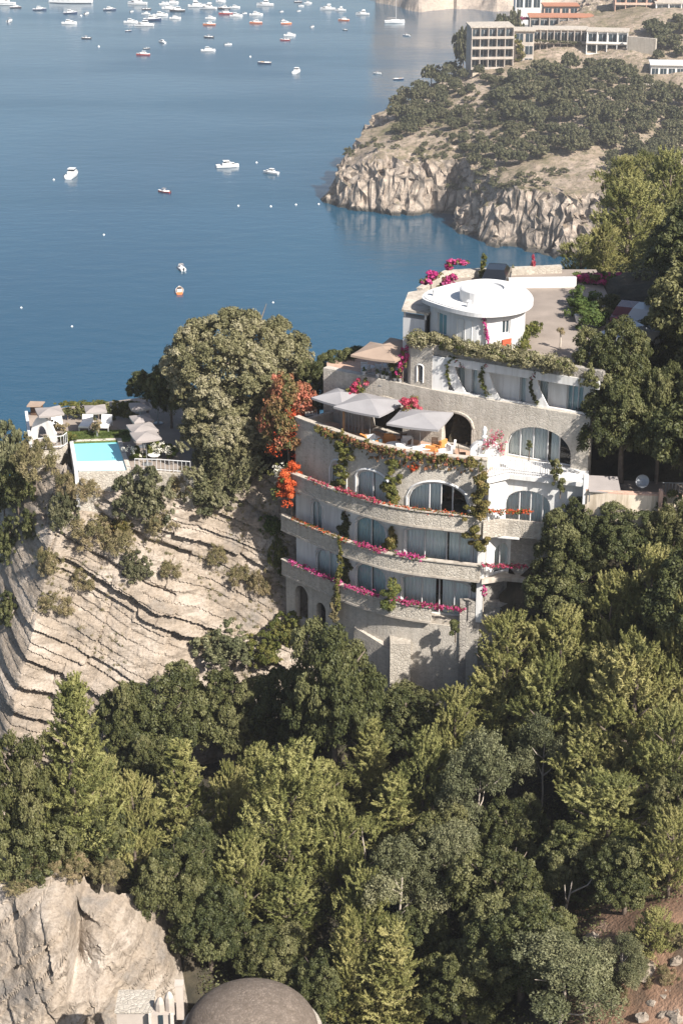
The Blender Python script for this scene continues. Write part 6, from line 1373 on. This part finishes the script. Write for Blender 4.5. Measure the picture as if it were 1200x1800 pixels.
def boat_proto(kind, hull):
    key = (kind, hull)
    if key in BP: return BP[key]
    L, B = 7.0, 2.5; o = bpy.data.objects.new('motorboat', None); h, d, r = boat_mesh_hull(L, B, .75); parts = [h.build('hull', hull, o), d.build('deck', 'deck_teak' if kind == 'gozzo' else 'hull_white', o), r.build('gunwale', 'hull_white' if hull != 'hull_white' else 'paint_white', o)]
    if kind in ('cruiser', 'yacht'):
        mb = MB(); mb.prism([(-1.6, -.85), (1.1, -.75), (2.1, -.2), (2.1, .2), (1.1, .75), (-1.6, .85)], .7, 1.45); mb.build('cabin', 'hull_white', o)
        mb = MB(); mb.box((.25, 0, 1.52), (1.5, 1.6, .14)); mb.box((-.4, 0, 2.05), (1.9, 1.7, .1)); mb.build('hardtop', 'hull_white', o)
        mb = MB(); mb.prism([(1.15, -.78), (2.13, -.22), (2.13, .22), (1.15, .78)], .98, 1.3); mb.box((-.3, 0, 1.75), (1.7, 1.55, .42)); mb.build('windscreen', 'tinted', o)
        if kind == 'yacht':
            MB().box((-.6, 0, 2.4), (1.5, 1.3, .5)).build('flybridge', 'hull_white', o)
    if kind == 'open':
        MB().box((.1, 0, 1.0), (.7, .7, .8)).build('console', 'hull_white', o); mb = MB(); mb.box((.1, 0, 2.05), (1.8, 1.7, .08))
        for x in (-.6, .8):
            for y in (-.7, .7): mb.tube([(x, y, .7), (x, y, 2.05)], .04, 4)
        mb.build('sunshade', 'canvas_white', o); MB().box((-2.2, 0, .85), (1.1, 1.8, .25)).build('cushion', 'cushion_white', o); MB().box((2.0, 0, .95), (1.3, 1.2, .18)).build('cushion', 'cushion_white', o)
        MB().box((-3.6, 0, .8), (.5, .6, 1.0)).build('outboard', 'metal_dark', o)
    if kind == 'gozzo':
        mb = MB(); mb.box((1.2, 0, .95), (1.6, 1.3, .4)); mb.build('foredeck', 'deck_teak', o); MB().box((-1.2, 0, .85), (2.4, 1.6, .18)).build('cushion', 'cushion_white', o); MB().box((.1, 0, 1.2), (.12, 1.2, .6)).build('windscreen', 'tinted', o)
    if kind == 'sail':
        mb = MB(); mb.prism([(-1.2, -.6), (1.2, -.5), (1.6, 0), (1.2, .5), (-1.2, .6)], .7, 1.15); mb.build('cabin', 'hull_white', o); MB().tube([(.5, 0, .8), (.5, 0, 10.5)], [.07, .04], 6).build('mast', 'paint_white', o); MB().tube([(.5, 0, 1.7), (-2.6, 0, 1.65)], .12, 6).build('boom', 'canvas_white', o)
        mb = MB(); mb.tube([(.5, 0, 10.4), (3.4, 0, 1.0)], .03, 3); mb.tube([(.5, 0, 10.4), (-3.4, 0, .8)], .03, 3); mb.build('stay', 'metal_grey', o)
    BP[key] = o; return o
boats = [ # pixel, apparent width, kind, hull, heading in degrees
 (8, 9, 36, 'yacht', 'hull_white', 175), (28, 14, 18, 'cruiser', 'hull_dark', 5), (70, 18, 22, 'cruiser', 'hull_navy', 10), (125, 5, 68, 'yacht', 'hull_white', 178), (124, 24, 22, 'cruiser', 'hull_navy', 8), (153, 25, 10, 'open', 'hull_white', 70), (18, 38, 10, 'open', 'hull_white', 80), (122, 42, 24, 'cruiser', 'hull_white', 5), (152, 68, 16, 'open', 'hull_dark', 170), (193, 18, 20, 'cruiser', 'hull_navy', 4),
 (232, 21, 8, 'open', 'hull_white', 60), (242, 8, 31, 'yacht', 'hull_white', 175), (257, 25, 14, 'cruiser', 'hull_white', 185), (258, 17, 14, 'open', 'hull_dark', 0), (288, 8, 16, 'cruiser', 'hull_white', 20), (230, 40, 22, 'cruiser', 'hull_white', 5), (254, 46, 30, 'cruiser', 'hull_white', 178), (268, 36, 28, 'cruiser', 'hull_navy', 2), (226, 55, 11, 'gozzo', 'hull_navy', 30), (282, 28, 24, 'cruiser', 'hull_white', 6), (285, 75, 15, 'cruiser', 'hull_white', 135), (258, 86, 11, 'open', 'hull_dark', 20), (252, 97, 22, 'cruiser', 'hull_red', 175),
 (303, 6, 20, 'yacht', 'hull_white', 10), (297, 16, 22, 'cruiser', 'hull_white', 2), (312, 20, 24, 'cruiser', 'hull_dark', 178), (308, 33, 18, 'cruiser', 'hull_white', 3), (346, 12, 28, 'yacht', 'hull_white', 5), (366, 16, 28, 'yacht', 'hull_white', 170), (370, 33, 16, 'cruiser', 'hull_white', 0), (368, 44, 20, 'cruiser', 'hull_orange', 175), (367, 66, 16, 'open', 'hull_dark', 170), (366, 90, 23, 'cruiser', 'hull_white', 5), (401, 79, 13, 'open', 'hull_white', 25), (388, 3, 15, 'cruiser', 'hull_white', 0), (394, 16, 20, 'cruiser', 'hull_dark', 175), (413, 14, 16, 'cruiser', 'hull_white', 4), (397, 25, 22, 'cruiser', 'hull_red', 178), (415, 29, 20, 'cruiser', 'hull_white', 3), (430, 24, 9, 'open', 'hull_white', 30),
 (450, 27, 21, 'cruiser', 'hull_white', 2), (450, 41, 20, 'cruiser', 'hull_orange', 178), (466, 10, 27, 'yacht', 'hull_white', 176), (495, 21, 8, 'open', 'hull_white', 50), (497, 37, 9, 'open', 'hull_white', 60), (503, 42, 17, 'cruiser', 'hull_orange', 5), (509, 63, 19, 'cruiser', 'hull_white', 8), (501, 71, 16, 'open', 'hull_red', 172), (549, 48, 9, 'open', 'hull_white', 60), (465, 112, 22, 'gozzo', 'hull_navy', 175), (522, 128, 17, 'cruiser', 'hull_white', 75), (524, 4, 12, 'open', 'hull_dark', 0), (541, 6, 12, 'cruiser', 'hull_white', 3), (529, 11, 10, 'open', 'hull_white', 20), (525, 20, 8, 'open', 'hull_white', 40), (576, 17, 24, 'yacht', 'hull_white', 176),
 (598, 19, 18, 'yacht', 'hull_white', 172), (604, 36, 18, 'cruiser', 'hull_orange', 170), (637, 26, 22, 'yacht', 'hull_white', 172), (606, 53, 9, 'open', 'hull_dark', 150), (693, 40, 32, 'sail', 'hull_white', 5), (714, 63, 14, 'open', 'hull_white', 150), (663, 130, 15, 'open', 'hull_white', 160), (700, 140, 17, 'gozzo', 'hull_navy', 2),
 (128, 310, 22, 'cruiser', 'hull_white', 82), (289, 338, 23, 'open', 'hull_red', 155), (400, 294, 37, 'cruiser', 'hull_white', 12), (476, 305, 28, 'cruiser', 'hull_white', 155), (319, 473, 19, 'open', 'hull_white', 110), (316, 513, 15, 'gozzo', 'hull_orange', 95), (533, 606, 18, 'open', 'hull_white', 170)]
own = {(128, 310): 'white motorboat seen end-on at the left of the bay', (289, 338): 'small white boat with red hull alone in the bay', (400, 294): 'white cabin cruiser, largest of the boats in mid bay', (476, 305): 'white cabin boat right of the mid-bay cruiser', (319, 473): 'white open boat above the small orange boat', (316, 513): 'small orange boat closest to the round tree', (533, 606): 'white boat half hidden behind the round tree', (465, 112): 'dark blue boat apart from the fleet', (522, 128): 'white boat right below the dark blue boat', (700, 140): 'dark blue boat nearest the headland trees', (663, 130): 'white open boat left of the blue boat by the headland', (693, 40): 'white sailing boat with a tall mast', (714, 63): 'white boat right below the sailing boat', (125, 5): 'big white yacht at the top left edge'}
rows = {}
for b in boats:
    if (b[0], b[1]) not in own: rows.setdefault(min(5, [i for i, y in enumerate((10, 19, 27, 38, 60, 101)) if b[1] <= y][0]), []).append(b)
lab_b = {}
cn = {'hull_white': 'white', 'hull_red': 'red-hulled', 'hull_orange': 'orange', 'hull_navy': 'navy-hulled', 'hull_dark': 'dark-hulled'}; kn = {'yacht': 'yacht', 'cruiser': 'cabin boat', 'open': 'open boat', 'gozzo': 'wooden boat', 'sail': 'sailing boat'}
for r, L in rows.items():
    L.sort()
    for i, b in enumerate(L): lab_b[(b[0], b[1])] = '%s %s, %s in the %s row of moored boats' % (cn[b[4]], kn[b[3]], ordinal(i, len(L)), ['top', 'second', 'third', 'fourth', 'fifth', 'lowest'][r])
lab_b.update(own)
for x, y, w_, kind, hull, hd in boats:
    p = atz(x, y, 0); s = pxm(p); a = R(hd); dep = math.asin(min(1, CZ / math.hypot(p.y, CZ)))
    o = copy_tree(boat_proto(kind, hull)); wide = abs(math.cos(a)) * 7 + abs(math.sin(a)) * 2.5; sc_ = 1.12 * w_ / s / wide; o.scale = (sc_, sc_, sc_); o.location = p; o.rotation_euler = (0, 0, a)
    o.name = {'yacht': 'motor_yacht', 'cruiser': 'cabin_boat', 'open': 'open_boat', 'gozzo': 'wooden_boat', 'sail': 'sailing_boat'}[kind]; tag(o, lab_b[(x, y)], 'boat', 'boats anchored in the bay')
for o in BP.values():
    for ch in list(o.children): bpy.data.objects.remove(ch)
    bpy.data.objects.remove(o)
bl = [(143, 28), (95, 316), (183, 413), (451, 286), (480, 532), (419, 362), (476, 363), (520, 360), (560, 359), (127, 574), (38, 541), (174, 82), (440, 100)]
bn = ['beside the top left boats', 'left of the end-on white motorboat', 'alone below the end-on motorboat', 'between the two mid-bay cruisers', 'alone right of the small orange boat', 'leftmost of the buoy line before the headland', 'second of the buoy line before the headland', 'third of the buoy line before the headland', 'last of the buoy line, nearest the headland', 'alone above the pool terrace', 'at the left edge above the pool', 'below the dark-hulled boat at the upper left', 'left of the dark blue boat']
for (x, y), l in zip(bl, bn):
    p = atz(x, y, 0); r = 2.0 / pxm(p); o = empty('buoy', p, 0, 'small white buoy ' + l, 'buoy', 'mooring buoys'); MB().lathe([(.02, -r * .8), (r * .8, -r * .4), (r, 0), (r * .8, r * .5), (.3 * r, r * .9)], (0, 0, 0), 10).build('float', 'hull_white', o, True); MB().tube([(0, 0, r * .8), (0, 0, r * 1.5)], r * .15, 5).build('eye', 'metal_grey', o)

# ------------------------------------------------------------------ cars
def car(loc, rz, paint, label, group=None):
    o = empty('parked_car', loc, rz, label, 'car', group)
    def sec(x): return x
    prof = [(-2.05, .35), (-2.1, .62), (-1.95, .86), (-1.55, .92), (-1.05, 1.36), (.35, 1.42), (1.0, .98), (1.75, .86), (2.05, .68), (2.08, .35)]
    mb = MB(); n = len(prof)
    def ring(y, k): return [(x, y, z if z < .95 else .95 + (z - .95) * k) for x, z in prof]
    st = [[(x * .97, -.86, z) for x, z in prof], [(x, -.78 if z < 1 else -.62, z) for x, z in prof], [(x, .78 if z < 1 else .62, z) for x, z in prof]]
    L = [(x, -.84 if z < 1 else -.64, z) for x, z in prof]; Rr = [(x, .84 if z < 1 else .64, z) for x, z in prof]
    mb.add(L + Rr, [tuple(range(n)), tuple(range(2 * n - 1, n - 1, -1))] + [(i, n + i, n + (i + 1) % n, (i + 1) % n) for i in range(n)]); mb.build('body', paint, o)
    for s in (-1, 1):
        y = s * .745; MB().add([(-1.3, s * .80, .98), (.75, s * .80, .98), (.3, s * .668, 1.34), (-1.0, s * .668, 1.30)], [(0, 1, 2, 3) if s < 0 else (3, 2, 1, 0)]).build('side_window', 'tinted', o)
        for x in (-1.3, 1.3):
            w_ = MB().lathe([(.31, -.1), (.33, 0), (.31, .1)], (0, 0, 0), 14).build('wheel', 'rubber', o); w_.rotation_euler = (R(90), 0, 0); w_.location = (x, s * .76, .33); h = MB().lathe([(.19, -.115), (.19, .115)], (0, 0, 0), 10).build('rim', 'metal_grey', w_)
        MB().box((2.05, s * .58, .68), (.1, .3, .14)).build('headlight', 'cushion_white', o)
    MB().add([(.42, -.6, 1.40), (.98, -.7, 1.0), (.98, .7, 1.0), (.42, .6, 1.40)], [(0, 1, 2, 3)]).build('windscreen', 'tinted', o); bpy.data.objects[o.name].children[-1].location = (.03, 0, .02)
    return o
p = atz(872, 500, Z6); car((p.x, p.y, Z6), R(78), 'car_black', 'black car parked behind the pavilion drum')
MB().prism([(19.5, 109.5), (33, 107), (36, 122), (19.5, 125)], 94.6, 95.8).build('car_park', 'paving', None, False, 'shaded car park under the trees on the right', None, None, 'structure')
for x, y, c, rz, l in ((1105, 552, 'car_red_shaded', 1.2, 'red car with paint darkened for the shade under the trees'), (1135, 556, 'car_white_shaded', 1.1, 'white car beside the red car, paint darkened for the shade'), (1112, 590, 'car_grey', .4, 'grey car in shade nearest the court')):
    p = atz(x, y, 96.4); car((p.x, p.y, 95.8), rz, c, l, 'cars in the shaded car park')
p = atz(1016, 566, Z6); o = empty('white_planter', p, 0, 'white planter at the right side of the court', 'planter'); MB().lathe([(.18, 0), (.28, .45), (.3, .5), (.24, .5)], (0, 0, 0), 12).build('pot', 'paint_white', o); foliage_strip('plant', [(0, 0, .5), (0, 0, .65)], .35, .3, 120, 'leaf_green', .06, .5, 401, o)
p = atz(983, 614, Z6); o = empty('small_palm', p, 0, 'thin dry palm stem at the near corner of the court', 'palm'); MB().tube([(0, 0, 0), (.03, 0, .5), (0, 0, 1.1)], [.09, .07, .05], 6).build('trunk', 'bark_pale', o); foliage_strip('fronds', [(0, 0, 1.1), (0, 0, 1.3)], .4, .3, 220, 'leaf_dry', .12, .2, 402, o)

# ------------------------------------------------------------------ domed house at the bottom edge
dm = empty('domed_house', (0, 0, 0), 0, 'old house with a grey stone dome at the bottom edge', 'house'); q = aty(437, 1800, 70.5)
stone('dome_stone', (.155, .125, .102), (.235, .19, .155), (.155, .125, .102), 6.0, .5)
Rd = 3.35; pr = [(Rd * math.cos(t), 2.05 * math.sin(t)) for t in [R(a) for a in range(0, 90, 6)]] + [(.05, 2.05)]
top = aty(440, 1745, 70.8); MB().lathe(pr, (top.x, 70.8, top.z - 2.40), 48).build('dome', 'dome_stone', dm, True)
MB().lathe([(Rd + .25, -4), (Rd + .25, -.1), (Rd + .05, .06), (Rd * .9, .06)], (top.x, 70.8, top.z - 2.40), 48).build('drum', 'stone_pale', dm)
zt = aty(240, 1778, 67.9).z
a, b = aty(205, 1778, 67.9), aty(266, 1778, 67.9); MB().box(((a.x + b.x) / 2, 68.6, zt - 1.5), (b.x - a.x, 1.5, 3.0)).build('wall', 'far_wall', dm); MB().box(((a.x + b.x) / 2, 68.6, zt + .03), (b.x - a.x + .15, 1.65, .1)).build('coping', 'stone_pale', dm)
a, b = aty(264, 1776, 67.6), aty(302, 1776, 67.6); MB().box(((a.x + b.x) / 2, 67.9, zt - 1.4), (b.x - a.x, .6, 2.9)).build('wall', 'far_wall', dm)
for x in (264, 302): q = aty(x, 1776, 67.55); MB().box((q.x, 67.55, zt - 1.2), (.16, .16, 2.7)).build('pilaster', 'plume_stone', dm)
q = aty(283, 1793, 67.55); MB().box((q.x, 67.58, q.z), (.22, .06, .5)).build('window', 'glass_dark', dm)
for i, (x, y, w_, h_) in enumerate(((282, 1762, 15, 38), (298, 1752, 13, 40))):
    q = aty(x, y + 10, 68.0); s = pxm(q); mb = MB(); rr = w_ / s / 2 + .06; mb.lathe([(rr, -.7), (rr, .1), (rr * .9, .35), (rr * .5, .55), (.02, .65)], (q.x, 68.0, q.z), 8); mb.build('pinnacle', 'far_wall', dm)
q = aty(316, 1750, 68.6); MB().box((q.x, 68.6, q.z - .3), (.34, .34, 2.0)).build('chimney', 'far_wall', dm); MB().box((q.x, 68.6, q.z + .73), (.42, .42, .1)).build('chimney_cap', 'far_wall', dm)
# ------------------------------------------------------------------ air
m, nt, bs = newmat('air'); nt.nodes.remove(bs); pv = nt.nodes.new('ShaderNodeVolumePrincipled'); pv.inputs['Color'].default_value = (.93, .93, .96, 1); pv.inputs['Density'].default_value = .0002; pv.inputs['Anisotropy'].default_value = .2
nt.links.new(pv.outputs[0], nt.nodes['Material Output'].inputs['Volume'])
HAZE = True
if HAZE: MB().box((0, 660, 66), (1300, 1420, 142)).build('haze', 'air', None, False, 'thin sea haze between the camera and the far shore', None, None, 'stuff')
